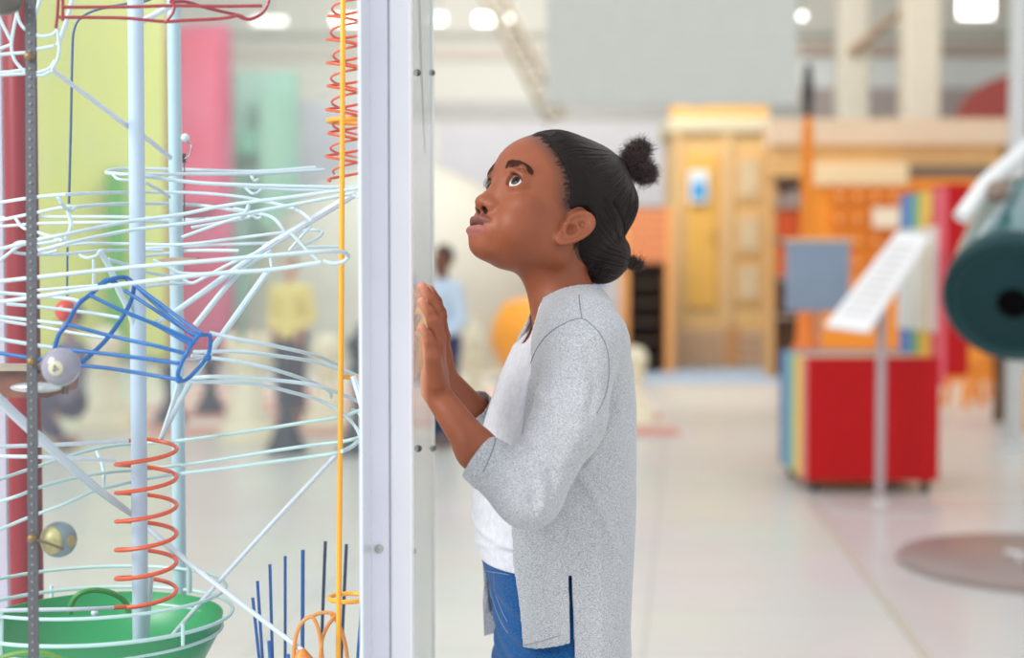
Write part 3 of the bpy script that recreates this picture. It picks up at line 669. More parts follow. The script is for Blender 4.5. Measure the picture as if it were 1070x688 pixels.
MB().box((XL, 1.405, ZB), (Xp(386, Yp), 1.409, ZT)).build('front_pane', gm, case, False)
MB().box((GX-.004, Yp+.03, ZB), (GX, YB, ZT)).build('side_pane', gs, case, False)
MB().box((Xp(386, Yp)-.001, 1.405, ZB), (Xp(388, Yp), 1.5, ZT)).build('pane_edge', mat('pane_edge', (206, 212, 222), .2), case, False)
# far edge of the side pane: clear strip, steel rod and bolts
MB().box((GX-.004, YB, ZB), (GX+.001, YB+.014, ZT)).build('edge_strip', mat('edge_strip', (214, 220, 220), .2), case, False)
MB().box((GX-.03, YB+.002, ZB), (GX-.004, YB+.012, ZT)).build('corner_angle', glass_mat('angle_clear', (.9, .93, .93), 1.6, .1, .3, (222, 226, 228)), case, False)
MB().tube([P(437, -30, 1.75), P(439.5, 60, 1.78), P(444, 160, 1.85)], [.0022, .0018, .0008], 8).build('gasket', mat('gasket_grey', (128, 126, 122), .5), case)
bs = mat('bolt_dark', (96, 98, 100), .35, .5)
for px, py, y in ((449.5, 76, 1.97), (434, 76, 1.66), (449.5, 469, 1.97), (433.5, 469, 1.66)):
    c = P(px, py, y); c[0] = GX
    MB().lathe(c, [(.0042, 0), (.0042, .002), (.0022, .004), (.001, .0045)], 14, (1, 0, 0)).build('bolt', bs, case)
MB().box((XL, 1.40, 0), (Xp(430, Yp), YB+.02, ZB), bev=.006).build('plinth', mat('plinth_white', (220, 220, 226), .5), case, False)
MB().box((XL, 1.40, ZT), (Xp(430, Yp), YB+.02, ZT+.04), bev=.004).build('top_frame', pw, case, False)
MB().box((XL-.03, 1.40, ZB), (XL, 1.44, ZT)).build('corner_post', pw, case, False)
xq = P(2, 400, YB)[0]
MB().box((xq-.035, YB-.01, ZB), (P(9, 500, YB)[0], YB+.012, ZT)).build('corner_post', mat('rear_post_lilac', (178, 174, 192), .5), case, False)
MB().box((GX-.6, YB+.004, ZB), (GX-.03, YB+.008, ZT)).build('rear_pane', glass_mat('rear_glass', (.985, .99, .985), 1.35, 0., .03), case, False)

# ------------------------------------------------------------ the wire ball machine
M = empty('ball_machine', (-.4, 1.72, ZB), 'rolling ball machine of white rails, coils and coloured wire inside the glass case', 'kinetic sculpture')
wr = mat('rail_white', (198, 215, 225), .38); wt = mat('rail_mint', (186, 214, 216), .35); wp = mat('rail_pearl', (206, 214, 228), .35)
mar = mat('rail_maroon', (150, 16, 38), .3); blu = mat('wire_blue', (0, 98, 172), .4, spec=.3); orr = mat('wire_orange', (222, 84, 44), .35); yel = mat('wire_yellow', (252, 170, 24), .35)
cbl = mat('cable_blue', (64, 92, 128), .4); dst = mat('strip_dark', (84, 84, 92), .5, .2)
def Wr(m, wpx, Y, pts, name='rail', parent=None, n=6):
    ys = np.interp(np.linspace(0, 1, len(pts)), np.linspace(0, 1, len(np.atleast_1d(Y))), np.atleast_1d(Y)) if not (len(pts[0]) == 3) else [q[2] for q in pts]
    w3 = [P(q[0], q[1], y) for q, y in zip(pts, ys)]
    r = wpx/2*np.mean(ys)/FPX if np.isscalar(wpx) else None
    c = cr(w3, n)
    if r is None: r = np.interp(np.linspace(0, 1, len(c)), np.linspace(0, 1, len(wpx)), np.array(wpx)/2*np.mean(ys)/FPX)
    return MB().tube(c, r, 8).build(name, m, parent or M)
def post(x0, x1, w0, Y, m, name, ytop=-40):
    a = P(x0, 0, Y); b = P(x1, 688, Y); d = (b-a)/(a[2]-b[2]); top = a-d*(ZT-.02-a[2]) if True else a
    bot = a+d*(a[2]-ZB); r = w0/2*Y/FPX
    return MB().tube([top, bot], r, 20).build(name, m, M)
ps = mat('post_blue', (184, 202, 224), .3)
post(141.5, 147, 16.5, 1.70, ps, 'support_post')
post(181.5, 188.5, 14, 1.86, mat('post_blue_far', (174, 200, 214), .3), 'support_post')
# red post
rp = mat('post_red', (124, 12, 32), .35)
a = P(19.5, -20, 1.9); b = P(28.5, 642, 1.9); MB().tube([a, b], 17*1.9/FPX, 28).build('red_post', rp, M)
MB().lathe(b-[0, 0, .004], [(.026, 0), (.026, .006)], 28).build('red_post_foot', rp, M)
# lift strip with studs
a = P(31, -25, 1.47); b = P(34.6, 720, 1.47); mb = MB(); mb.box((a[0]-.0052, 1.468, b[2]), (a[0]+.0052, 1.472, a[2]))
o = MB(); hw = 5.2*1.47/FPX; V = [a+[-hw, 0, 0], a+[hw, 0, 0], b+[hw, 0, 0], b+[-hw, 0, 0]]
o.prism(V, (0, .004, 0)); ls = o.build('lift_strip', dst, M, False)
mb = MB(); 
for i in range(82): c = a+(b-a)*(i+.5)/82+[0, -.0008, 0]; mb.lathe(c, [(.0014, 0), (.0012, .0008), (.0005, .001)], 8, (0, -1, 0))
mb.build('stud_row', mat('stud_grey', (140, 142, 150), .4, .3), ls)
for px, py in ((30, 59), (33, 378), (33.5, 563)):
    MB().lathe(P(px, py, 1.466), [(.0045, -.003), (.0045, .002), (.003, .004), (.001, .0045)], 12, (0, -1, 0)).build('brass_nut', mat('brass_dull', (140, 112, 70), .45, .6), ls)
# top left basket
for p_ in [[(-6, 53), (11, 47)], [(-6, 58), (11, 56), (26, 55), (36, 52), (47, 50), (57, 48)], [(-6, 76), (12, 75), (26, 73), (36, 76), (45, 74.5), (52, 71), (58, 63)],
           [(-6, 79), (26, 77), (36, 78.5), (45, 78.5), (53, 74.5)], [(-3, 14), (6, 32), (11, 42)], [(18, 12), (14, 32), (12, 49), (15, 62), (21, 70), (27, 76)], [(18, 15), (21, 24), (27, 31), (36, 36), (45, 38), (55, 36), (61, 30)],
           [(60, 28), (61, 40), (62, 50), (60, 62), (54, 73)]]: Wr(wr, 3.6, 1.55, p_)
Wr(wr, 5, 1.57, [(77, -6), (71, 17), (64, 38), (60, 48)])
Wr(wr, 4, 1.6, [(43, -4), (38, 12), (36, 20)])
Wr(wp, [4.5, 5.5, 5.5], [1.57, 1.84], [(54, 73), (93, 101.5), (132, 131), (151, 143), (178, 165)], 'strut')
# maroon frame
for Y_, p_ in [(1.52, [(65, 7.5), (132, 7.2), (178, 6), (230, 6.5), (274, 6)]), (1.52, [(62, 18), (100, 18.3), (132, 19), (172, 22.5), (190, 21.6), (229, 19.6), (251, 15.7)]),
               (1.52, [(65.5, -8), (65.5, 22)]), (1.52, [(61, -8), (60, 12), (58.3, 30)]), (1.52, [(178, -4), (182, 5), (180, 14), (172, 24)]),
               ([1.52, 1.6], [(178, 2), (195, 2), (215, 8), (249, 16), (255, 18)]), (1.53, [(283, -8), (279, 6), (272, 15), (261, 20), (251, 18), (248, 15)]), (1.56, [(178, 0), (205, -4), (232, -9)])]:
    Wr(mar, 3.6, Y_, p_, 'maroon_rail')
Wr(wr, 6.5, 1.54, [(149, 22), (178, 6.5)], 'strut')
Wr(cbl, 2.8, 1.78, [(168, -6), (152, 1), (132, 4), (102, 10), (84, 19), (77, 33), (75.4, 60), (74, 130), (72, 213)], 'blue_cable', n=10)
Wr(cbl, 2.4, 1.84, [(70.5, 258), (70, 310)], 'blue_cable')
mb = MB(); c = P(2, 2, 1.46); mb.ball(c, (.0205, .016, .0135)); mb.build('dark_cup', mat('cup_dark', (100, 92, 84), .3, .3, var=.3, scale=60), M)
# upper rail loops
R_ = [
 (3.7, [(-8, 213, 1.72), (38, 206, 1.64), (76, 203, 1.60), (132, 201, 1.78), (200, 201.5, 1.82), (249, 205.5, 1.78), (288, 213, 1.7), (311, 220, 1.64), (326, 231, 1.6)]),
 (3.7, [(-8, 232, 1.8), (28, 224.5, 1.76), (64, 217, 1.74), (79, 216, 1.74), (132, 213, 1.8), (200, 214, 1.88), (247, 220, 1.8), (278, 225, 1.72), (290, 232, 1.68), (298, 244, 1.66)]),
 (3.2, [(-8, 228, 1.9), (38, 227, 1.9), (132, 227, 1.9), (190, 230, 1.9), (250, 226, 1.85)]),
 (3.2, [(-8, 237.5, 1.85), (38, 234, 1.85), (76, 233, 1.85), (132, 232, 1.85), (200, 231, 1.9), (262, 226, 1.86)]),
 (4.0, [(-6, 262, 1.56), (38, 251, 1.55), (76, 243.5, 1.55), (132, 232, 1.6), (190, 224, 1.62), (229, 216, 1.62), (268, 210.5, 1.62), (308, 205.6, 1.62), (357, 199, 1.62), (392, 195, 1.62)]),
 (4.0, [(40, 262, 1.58), (51, 259.5, 1.58), (76, 253, 1.58), (132, 241.5, 1.62), (190, 234, 1.64), (229, 228, 1.64), (274, 220, 1.64), (320, 211.5, 1.64), (357, 204.6, 1.64), (370.6, 201.6, 1.64)]),
 (3.4, [(190, 248, 1.68), (229, 234, 1.68), (257, 225, 1.67)]),
 (3.4, [(200, 238, 1.74), (240, 231, 1.74), (262, 226.5, 1.74)]),
 (3.6, [(330, 175, 1.9), (268, 179.3, 1.9), (190, 177.3, 1.9), (136, 176.5, 1.88), (117, 177.5, 1.85), (111, 180.5, 1.82), (119, 181.3, 1.78), (136, 182.5, 1.76), (190, 182, 1.8), (268, 181.7, 1.84), (339, 177.5, 1.88)]),
 (3.2, [(117, 181, 1.78), (123, 187, 1.76), (136, 188.6, 1.76)]),
 (4.2, [(151, 184, 1.72), (200, 190.5, 1.72), (249, 193.3, 1.72), (320, 195.2, 1.72), (392, 196.5, 1.72)]),
 (3.4, [(249, 195, 1.8), (308, 198.7, 1.8), (357, 198.7, 1.8)]),
 (3.6, [(151, 190.5, 1.78), (165, 198, 1.8), (177, 206, 1.84)]),
 (4.0, [(60, 206, 1.62), (66, 215, 1.62), (74, 220, 1.68), (79, 217, 1.74)]), (4.4, [(71, 221, 1.66), (74, 236, 1.62), (68, 251, 1.58)]),
 (3.6, [(16, 228, 1.78), (24, 238, 1.7), (40, 243, 1.65), (66, 252, 1.6)]),
 (3.6, [(60, 252, 1.6), (40, 255, 1.6), (22, 253, 1.6), (14, 257, 1.6), (16, 264, 1.62), (38, 266, 1.64), (62, 266, 1.66), (84, 264, 1.68), (106, 262, 1.7), (132, 261.5, 1.76), (170, 262, 1.78)]),
 (3.6, [(-8, 279, 1.6), (19, 258, 1.6), (34, 254, 1.6)]),
 (3.4, [(60, 257, 1.8), (92, 254.5, 1.8), (132, 255, 1.82), (190, 255.6, 1.8), (240, 250, 1.76), (288, 244, 1.72), (325, 240.5, 1.7), (336, 242, 1.7), (334, 247, 1.69), (319.5, 255.6, 1.68), (308, 261, 1.68)]),
 (3.2, [(150, 260, 1.9), (190, 257.6, 1.9), (284, 254, 1.88)]),
 (3.2, [(262, 183, 1.86), (266, 189, 1.84), (270, 187, 1.84)]), (3.2, [(257, 197, 1.78), (263, 202, 1.76), (268, 202, 1.76), (273, 198, 1.76)]),
 (4.2, [(260, 214, 1.64), (257, 222, 1.64), (252, 229, 1.65)]), (3.2, [(245, 218, 1.7), (258, 221, 1.68), (268, 228, 1.68), (273, 227, 1.68)]),
 (3.6, [(304, 244, 1.62), (312, 252, 1.62), (321, 262, 1.62), (332, 272, 1.62)]), (3.2, [(325, 236, 1.66), (315, 247, 1.66), (302, 262, 1.66)]),
 (3.2, [(288, 250, 1.7), (282, 262, 1.7), (284, 280, 1.62)]),
 (3.4, [(316, 258.6, 1.75), (340, 257.8, 1.75), (356, 257.6, 1.75)]), (3.4, [(368, 203, 1.62), (374, 206, 1.62), (386, 205.6, 1.62), (392, 203, 1.62)]),
 (4.4, [(-8, 295, 1.54), (38, 290, 1.53), (132, 280, 1.52), (200, 274.3, 1.52), (268, 268.5, 1.53), (330, 263.5, 1.55), (357, 263.3, 1.58), (364, 268, 1.6), (358, 274, 1.6), (347, 275.5, 1.6), (338, 273, 1.6)]),
 (4.6, [(-8, 317, 1.52), (38, 310.5, 1.51), (85, 303.5, 1.5), (132, 297, 1.5), (200, 288.5, 1.5), (240, 285, 1.51), (284, 282, 1.52), (335, 274.5, 1.53)]),
 (3.4, [(160, 272, 1.66), (178, 280, 1.66), (190, 285.5, 1.66), (220, 286, 1.66), (249, 283, 1.64)]),
 (3.4, [(190, 291, 1.6), (200, 296, 1.6), (212, 291, 1.6), (240, 276, 1.6), (268, 264, 1.6), (290, 250, 1.6)]),
 (4.0, [(-8, 305.5, 1.6), (30, 308.5, 1.6), (76, 313, 1.59), (83, 317, 1.58)]),
 (3.8, [(7, 318, 1.62), (38, 320.5, 1.62), (85, 326, 1.61), (125, 332, 1.6)]),
 (4.0, [(-8, 330, 1.58), (38, 335.6, 1.58), (66, 338.7, 1.57)]), (3.6, [(-8, 334, 1.62), (38, 341, 1.62), (76, 348, 1.61), (110, 353.6, 1.6)]),
 (4.4, [(-8, 353.5, 1.55), (38, 361, 1.55), (60, 364, 1.55)]),
 (3.2, [(38, 303.5, 1.75), (94, 299, 1.75), (132, 296, 1.75)]),
 (7.0, [(104, 262, 1.66), (115, 281, 1.67), (125, 305, 1.68), (136, 328, 1.69), (143, 352, 1.7)]),
 (4.0, [(98, 271, 1.66), (98, 297, 1.66)]), (3.4, [(80, 265, 1.68), (90, 269.5, 1.67), (101, 267, 1.66), (106, 261, 1.66)]), (3.4, [(38, 258, 1.62), (46, 265, 1.62), (60, 262, 1.62)]),
 (3.6, [(113, 271, 1.72), (136, 278, 1.74), (151, 284, 1.76), (181, 289, 1.8), (200, 288, 1.8)]), (3.4, [(151, 300, 1.76), (176, 297, 1.78), (200, 296, 1.8)]),
 (3.6, [(151, 268, 1.84), (176, 265, 1.86), (200, 262, 1.86), (250, 262, 1.84)]),
 (4.0, [(219, 348, 1.56), (250, 355, 1.57), (288, 362, 1.6), (327, 371, 1.66), (347, 379, 1.7), (359, 388, 1.74), (366, 396, 1.76)]),
 (4.0, [(202, 368, 1.6), (249, 367.6, 1.6), (288, 372, 1.62), (327, 378, 1.66), (362, 388.3, 1.68), (392, 402, 1.7)]),
 (4.0, [(200, 372, 1.57), (219, 374, 1.58), (249, 378, 1.58), (288, 387, 1.6), (327, 400, 1.66), (344, 409, 1.7), (346, 415, 1.72)]),
 (4.2, [(190, 397, 1.56), (205, 395, 1.56), (229, 394, 1.56), (288, 397.5, 1.6), (327, 402.6, 1.62), (352, 410, 1.64), (375, 420, 1.66), (392, 428, 1.68)]),
 (4.0, [(196, 399, 1.56), (225, 399.5, 1.57), (268, 401.8, 1.6), (308, 411, 1.64), (337, 420, 1.66), (359, 433, 1.66), (372, 447, 1.66), (375.5, 458.5, 1.64), (367, 468, 1.62), (357, 472, 1.6)]),
]
for wpx, p_ in R_: Wr(wr, wpx, 0, p_)
for wpx, p_ in [
 (3.8, [(151, 463, 1.8), (190, 460.5, 1.78), (268.5, 449.7, 1.72), (310, 443, 1.7), (355, 436, 1.68), (376, 429, 1.67), (392, 424, 1.66)]),
 (3.8, [(190, 486.5, 1.7), (240, 479, 1.68), (288, 471, 1.66), (330, 465, 1.65), (362, 461, 1.64), (392, 452, 1.63)]),
 (3.8, [(190, 495, 1.62), (240, 489, 1.62), (288, 482.5, 1.62), (330, 477, 1.62), (353, 473, 1.62), (369, 465, 1.64), (378, 452.6, 1.66), (379, 440, 1.68), (374, 431, 1.7), (367, 428.5, 1.7)]),
 (3.6, [(-8, 504, 1.62), (28, 491.5, 1.66), (76, 476, 1.72), (113, 467, 1.78), (144, 464, 1.82), (190, 461, 1.84)]),
 (3.6, [(-8, 527, 1.6), (20, 518, 1.6), (41.6, 509.5, 1.64), (76, 500, 1.68), (113, 494, 1.72), (151, 490.6, 1.76), (190, 486, 1.76)]),
 (3.6, [(-8, 557, 1.58), (30, 541, 1.6), (70, 526, 1.62), (99, 513, 1.66), (113, 509.5, 1.68), (151, 501, 1.72), (190, 495, 1.72)]),
 (3.6, [(101, 472, 1.75), (108, 491, 1.73), (108, 512, 1.7)]),
 ]: Wr(wt, wpx, 0, p_)
for wpx, p_ in [
 (4.4, [(-8, 467, 1.58), (38, 465.7, 1.6), (90, 463.5, 1.63), (134, 461, 1.66)]), (4.2, [(-8, 477, 1.62), (38, 477.7, 1.62), (80, 479.5, 1.63), (121, 481.3, 1.66)]),
 (4.6, [(-8, 638.5, 1.58), (50, 637.5, 1.6), (85, 637, 1.62), (118, 635.5, 1.66)])]: Wr(wp, wpx, 0, p_)
# struts
Wr(wp, [8, 8], [1.66, 1.66], [(371, 202.5), (276, 260)], 'strut'); Wr(wr, [7, 5.5], [1.66, 1.72], [(276, 260), (190, 321), (163, 337.5)], 'strut')
Wr(wr, 6.5, 1.68, [(284, 262), (251, 283.5), (204, 340)], 'strut'); Wr(wr, [6.5, 6.5, 5], [1.58, 1.74], [(281, 282), (215, 375), (190, 416), (169, 458)], 'strut')
Wr(wr, 5, [1.76, 1.78], [(190, 378), (184, 410), (168, 460)], 'strut')
Wr(wp, [7.5, 7.5], 1.6, [(369.5, 393), (379, 425), (386, 452)], 'strut'); Wr(wp, [11.5, 10, 6.5], [1.5, 1.6, 1.78], [(-10, 410), (87, 499), (145, 543)], 'strut')
Wr(wp, [6.5, 5], [1.78, 1.6], [(145, 543), (190, 583), (232, 616), (316, 680)], 'strut'); Wr(wp, 5, 1.7, [(353, 474), (290, 541), (228, 609), (190, 653), (150, 700)], 'strut')
Wr(wt, 5.5, 1.8, [(153, 552), (176, 573), (196, 588), (198, 620)], 'strut'); Wr(wp, [6, 5], 1.72, [(158, 600), (155, 640), (151, 705)], 'strut')
# orange coils
def coil(px, y0, y1, turns, rpx, Y, wpx, m, ph=0., n=22, tail=None, name='orange_coil', axshift=0, rz=None, sg=1):
    N = int(turns*n); t = np.linspace(0, 1, N+1); pts = []
    for k in t:
        c = P(px+axshift*k, y0+(y1-y0)*k, Y); a = ph+sg*2*math.pi*turns*k; r = (rpx if rz is None else rpx*(1+rz*math.sin(k*31)))*Y/FPX; pts.append(c+[r*math.cos(a), r*math.sin(a), 0])
    if tail: pts = [P(*q) for q in tail[0]]+pts+[P(*q) for q in tail[1]]
    return MB().tube(pts, wpx/2*Y/FPX, 8).build(name, m, M)
coil(153, 462, 628.5, 5.62, 31, 1.70, 4.6, orr, ph=math.pi*.62, sg=-1, tail=([(134, 461, 1.725)], [(132, 634.5, 1.67), (117, 635.5, 1.66)]))
coil(363.5, -20, 190, 8.6, 21.5, 1.66, 3.0, orr, ph=0., rz=.06)
coil(364.5, -10, 181, 7.9, 17.5, 1.66, 2.6, mat('wire_orange_dull', (220, 104, 70), .35), ph=2.2, rz=.09, sg=-1)
# yellow rods and rings
Wr(yel, 5.6, 1.62, [(358.5, -20), (356.5, 340), (353.2, 712)], 'yellow_rod'); Wr(yel, 5, 1.70, [(385.5, 392), (384.5, 500), (382, 712)], 'yellow_rod')
Wr(yel, 5, [1.62, 1.66], [(357, 394), (372, 394.5), (387, 393.5)], 'yellow_rod')
def ring(px, py, rpx, Y, wpx, m, name='yellow_ring'):
    c = P(px, py, Y); r = rpx*Y/FPX; a = np.linspace(0, 2*math.pi, 41)[:-1]
    return MB().tube([c+[r*math.cos(q), r*math.sin(q), 0] for q in a], wpx/2*Y/FPX, 8, closed=True).build(name, m, M)
ring(364, 126.5, 21, 1.66, 5, yel); ring(364, 625, 20, 1.66, 5, yel)
for p_ in [[(306, 700, 1.6), (308, 672, 1.6), (313, 655, 1.6), (321, 646, 1.6), (328, 647, 1.6), (334, 665, 1.6), (338, 700, 1.6)],
           [(325, 645, 1.66), (337, 640.5, 1.66), (350, 643, 1.64), (342, 655, 1.62), (336, 672, 1.6), (334, 700, 1.6)], [(346, 642, 1.64), (355, 655, 1.64), (361, 675, 1.64), (364, 700, 1.64)]]:
    Wr(mat('wire_amber', (218, 140, 62), .35), 4.2, 0, p_, 'yellow_arc')
MB().lathe(P(316, 690, 1.6), [(.014, -.01), (.0135, 0), (.003, .013)], 20).build('orange_hub', mat('hub_orange', (222, 130, 44), .4), M)
# blue comb
for i, (a, b, wpx, dark) in enumerate([((264, 625), (272, 700), 3.4, 0), ((269, 607.5), (275, 700), 3.4, 0), ((282, 590), (285, 700), 3.4, 0), ((298, 581.5), (298, 700), 3.2, 0), ((316.5, 575), (316, 700), 4.2, 0),
                       ((340, 566), (335, 700), 3.6, 1), ((362, 569), (356, 700), 3.6, 1), ((381, 592), (373, 700), 3.6, 0), ((281, 670), (283, 700), 4, 0), ((301, 684), (302, 700), 4, 0)]):
    Y_ = [1.70, 1.72, 1.76, 1.8, 1.74, 1.82, 1.82, 1.78, 1.62, 1.6][i]
    Wr(mat('comb_navy', (30, 56, 96), .4) if dark else mat('comb_blue', (4, 90, 168), .35), wpx, Y_, [a, b], 'blue_prong')
o = MB(); c = P(320, 706, 1.73); o.lathe(c, [(.075, -.012), (.078, -.006), (.078, .0), (.0, .001)], 40); o.build('comb_base', mat('comb_blue', (4, 90, 168)), M)
# blue cone cage
def bw(pts, wpx=4.6): Wr(blu, wpx, 0, pts, 'blue_cone_wire')
bw([(57, 365, 1.53), (62, 349, 1.53), (70, 339, 1.53), (81, 319, 1.53), (94.5, 308, 1.54), (106, 298, 1.55), (117, 292, 1.56), (130, 290, 1.58), (137, 294, 1.6), (140, 300, 1.61), (136, 317, 1.63), (125, 336, 1.63), (111.5, 354.5, 1.6), (98, 368, 1.57), (84, 380, 1.55)], 5)
bw([(104, 298, 1.55), (112, 293, 1.56), (122, 296, 1.57)], 5)
for p_ in [[(131, 291, 1.58), (168, 318, 1.56), (200, 342, 1.54), (213, 350, 1.53)], [(140, 297, 1.6), (168, 323, 1.58), (200, 348, 1.56), (216, 350, 1.55)], [(130, 303.5, 1.62), (165, 326, 1.6), (206, 353, 1.57)],
           [(94.5, 309, 1.53), (132, 327, 1.52), (168, 341, 1.52), (205, 358, 1.52)], [(131, 326, 1.62), (165, 341, 1.58), (200, 361, 1.54)], [(70, 339, 1.53), (121, 352.6, 1.52), (160, 361, 1.51), (195, 370, 1.51)],
           [(62, 363, 1.53), (74, 366, 1.53), (120, 371, 1.52), (187, 380, 1.51)], [(83, 382, 1.55), (120, 386, 1.54), (187, 397, 1.52)], [(-8, 368, 1.55), (30, 374, 1.54), (60, 379, 1.54)]]: bw(p_, 4.2)
bw([(216, 350, 1.53), (208, 351, 1.52), (201, 359, 1.52), (196, 368, 1.51), (190, 379, 1.51), (186, 391, 1.51), (188, 398, 1.52), (196, 396, 1.53), (207, 385, 1.54), (217, 372, 1.55), (220, 358, 1.55), (219, 350, 1.54)], 4.6)
MB().ball(P(187, 397, 1.515), .0042).build('blue_weld', blu, M); MB().ball(P(217, 374, 1.55), .0042).build('blue_weld', blu, M)
Wr(mat('wire_steel', (160, 160, 176), .4, .3), 3, 1.56, [(190, 376), (205, 376), (218, 372)], 'steel_pin')
# rusty lift tray with silver spoon
Y = 1.56; tray = MB(); pl = [P(-25, 388, Y), P(58, 384, Y), P(68, 398, Y), (P(66, 410, Y)), P(50, 416, Y), P(-25, 416, Y)]
tray.prism(pl, (0, .05, 0)); tr = tray.build('rust_tray', mat('rust', (146, 88, 70), .5, .2, rgb2=(104, 74, 66), scale=40, bump=.4, bscale=200), M, False)
o = MB(); o.ball(P(38, 405, 1.548), (.029, .012, .0062)); o.build('silver_spoon', mat('silver', (206, 206, 210), .25, .6), tr)
o = MB(); 
for x in (66, 70): o.tube([P(x, 402, 1.55), P(x, 412, 1.55)], .0016, 6)
o.build('chain_links', mat('chain_brown', (96, 80, 66), .5, .4), tr)
MB().box(P(-25, 388, 1.55), P(44, 380, 1.6)).build('tray_lip', mat('tray_tan', (186, 172, 152), .5, var=.2, scale=40), tr, False)
# hook and tag, wood chip
o = MB(); o.tube(cr([P(194, 148, 1.84), P(200, 152, 1.83), P(198, 162, 1.83), P(193, 166, 1.83)], 6), .0012, 6); o.build('tag_loop', mat('stud_grey', (140, 142, 150)), M)
o = MB(); o.ball(P(193.5, 144, 1.83), .0055); o.build('white_knob', mat('rail_white', (206, 224, 232)), M)
o = MB(); o.box(P(190.5, 170, 1.83), P(194.5, 161, 1.836)); o.build('black_tag', mat('pole_black', (46, 44, 42)), M, False)
o = MB(); o.tube([P(192.7, 170, 1.83), P(192.7, 232, 1.83)], .0008, 6); o.build('tag_string', mat('easel_dark', (86, 78, 88)), M)
o = MB(); o.prism([P(162, 272, 1.8), P(180, 269, 1.8), P(206, 270, 1.8), P(196, 275, 1.8), P(176, 276, 1.8)], (0, .02, 0)); o.build('wood_chip', mat('wood_chip', (180, 156, 140), .6), M, False)
# bowl and its rails
gc = P(103, 690, 1.70); bw_ = []
zr = Zp(655, 1.70); Rb = 127/FPX*1.70; cx = Xp(98, 1.70)
bowl = MB().lathe((cx, 1.72, zr), [(.02, -.075), (Rb*.55, -.07), (Rb*.86, -.045), (Rb*.98, -.012), (Rb, .006), (Rb*.985, .006), (Rb*.96, -.01), (Rb*.84, -.04), (Rb*.5, -.063), (.001, -.066)], 72).build('green_bowl', mat('bowl_green', (18, 146, 84), .35), M)
MB().lathe((cx, 1.72, ZB), [(.03, 0), (.02, .01), (.02, zr-.07-ZB)], 20).build('bowl_stem', mat('bowl_green', (18, 146, 84)), M)
gh = mat('handle_green', (58, 142, 62), .35)
Wr(gh, 6, 0, [(73, 642, 1.74), (76, 629, 1.74), (85, 620, 1.74), (101, 617, 1.75), (119, 621, 1.76), (131, 630, 1.77), (135, 644, 1.77)], 'green_handle')
Wr(mat('handle_olive', (92, 138, 48), .35), 6, 0, [(-8, 692, 1.5), (8, 685.5, 1.5), (30, 682, 1.5), (50, 684, 1.5), (68, 691, 1.5)], 'green_handle')
def elring(py, rpx, Y, px=103, n=60, sq=1.0, tilt=0.0, a0=0, a1=2*math.pi, wpx=3.8, m=wt):
    c = P(px, py, Y); r = rpx*Y/FPX; a = np.linspace(a0, a1, n)
    return MB().tube([c+[r*math.cos(q), r*sq*math.sin(q), tilt*math.cos(q)] for q in a], wpx/2*Y/FPX, 8).build('bowl_rail', m, M)
elring(617.5, 136, 1.72, px=99, sq=.93); elring(642, 142, 1.72, px=100, sq=.93, wpx=4.2); elring(659, 129, 1.72, px=102, sq=.95, wpx=4)
for x0, y0, y1, Y_ in ((54, 612, 632, 1.86), (2, 640, 690, 1.60), (191, 652, 675, 1.58)): Wr(wt, 4, Y_, [(x0, y0), (x0, y1)])
o = MB(); o.ball(P(99, 641, 1.66), .0045); o.build('rail_joint', wp, M)
# ------------------------------------------------------------ balls
b1 = P(63.5, 383.5, 1.47); t = empty('numbered_ball', b1-[0, 0, .02], 'grey-mauve ball with a cream number 4 spot, left of the blue cone', 'ball')
MB().ball(b1, .0200, 40, 24).build('ball_shell', mat('ball_mauve', (142, 136, 154), .25, coat=.6), t)
d = np.array([.05, -1., -.02]); d /= np.linalg.norm(d)
def spot(c, R, d, r, m, name, parent, off=.0003, ring_n=5):
    d = np.array(d, float); d /= np.linalg.norm(d); u = np.cross(d, [0, 0, 1]); u /= np.linalg.norm(u); v = np.cross(u, d); V = [c+d*(R+off)]; F = []
    for k in range(1, ring_n+1):
        rr = r*k/ring_n; h = math.sqrt(R*R-rr*rr)
        for j in range(24): a = 2*math.pi*j/24; V.append(c+d*(h+off)+u*rr*math.cos(a)+v*rr*math.sin(a))
    for j in range(24): F.append((0, 1+j, 1+(j+1) % 24))
    for k in range(1, ring_n):
        for j in range(24): a0 = 1+(k-1)*24; F.append((a0+j, a0+24+j, a0+24+(j+1) % 24, a0+(j+1) % 24))
    n = len(V); V2 = V+[c+(np.array(x)-c)*.97 for x in V]; F2 = F+[tuple(i+n for i in f[::-1]) for f in F]
    k0 = 1+(ring_n-1)*24
    for j in range(24): F2.append((k0+j, k0+n+j, k0+n+(j+1) % 24, k0+(j+1) % 24))
    return mk(name, V2, F2, m, parent)
spot(b1, .02, d, .0078, mat('spot_cream', (196, 192, 166), .3), 'cream_spot', t)
mb = MB(); u = np.cross(d, [0, 0, 1]); u /= np.linalg.norm(u); v = np.cross(u, d)
def q2(a, b): return b1+d*(math.sqrt(.02**2-a*a-b*b)+.0006)+u*a+v*b
for s in ([(.0012, .0034), (-.0030, -.0014), (.0030, -.0014)], [(.0012, .0036), (.0012, -.0038)]): mb.tube([q2(-x, y) if False else q2(x, y) for x, y in s], .00075, 6)
mb.build('number_four', mat('number_grey', (104, 102, 112), .4), t)
o = Wr(mat('chain_brown', (96, 80, 66)), 4, 1.478, [(33, 386), (52, 392)], 'hook_arm', t)
b2 = P(61.5, 564, 1.49); t = empty('striped_ball', b2-[0, 0, .0185], 'grey-blue ball with a worn yellow patch on the lift strip', 'ball')
MB().ball(b2, .0188, 40, 24).build('ball_shell', mat('ball_slate', (108, 124, 134), .3, coat=.4, var=.1, scale=80), t)
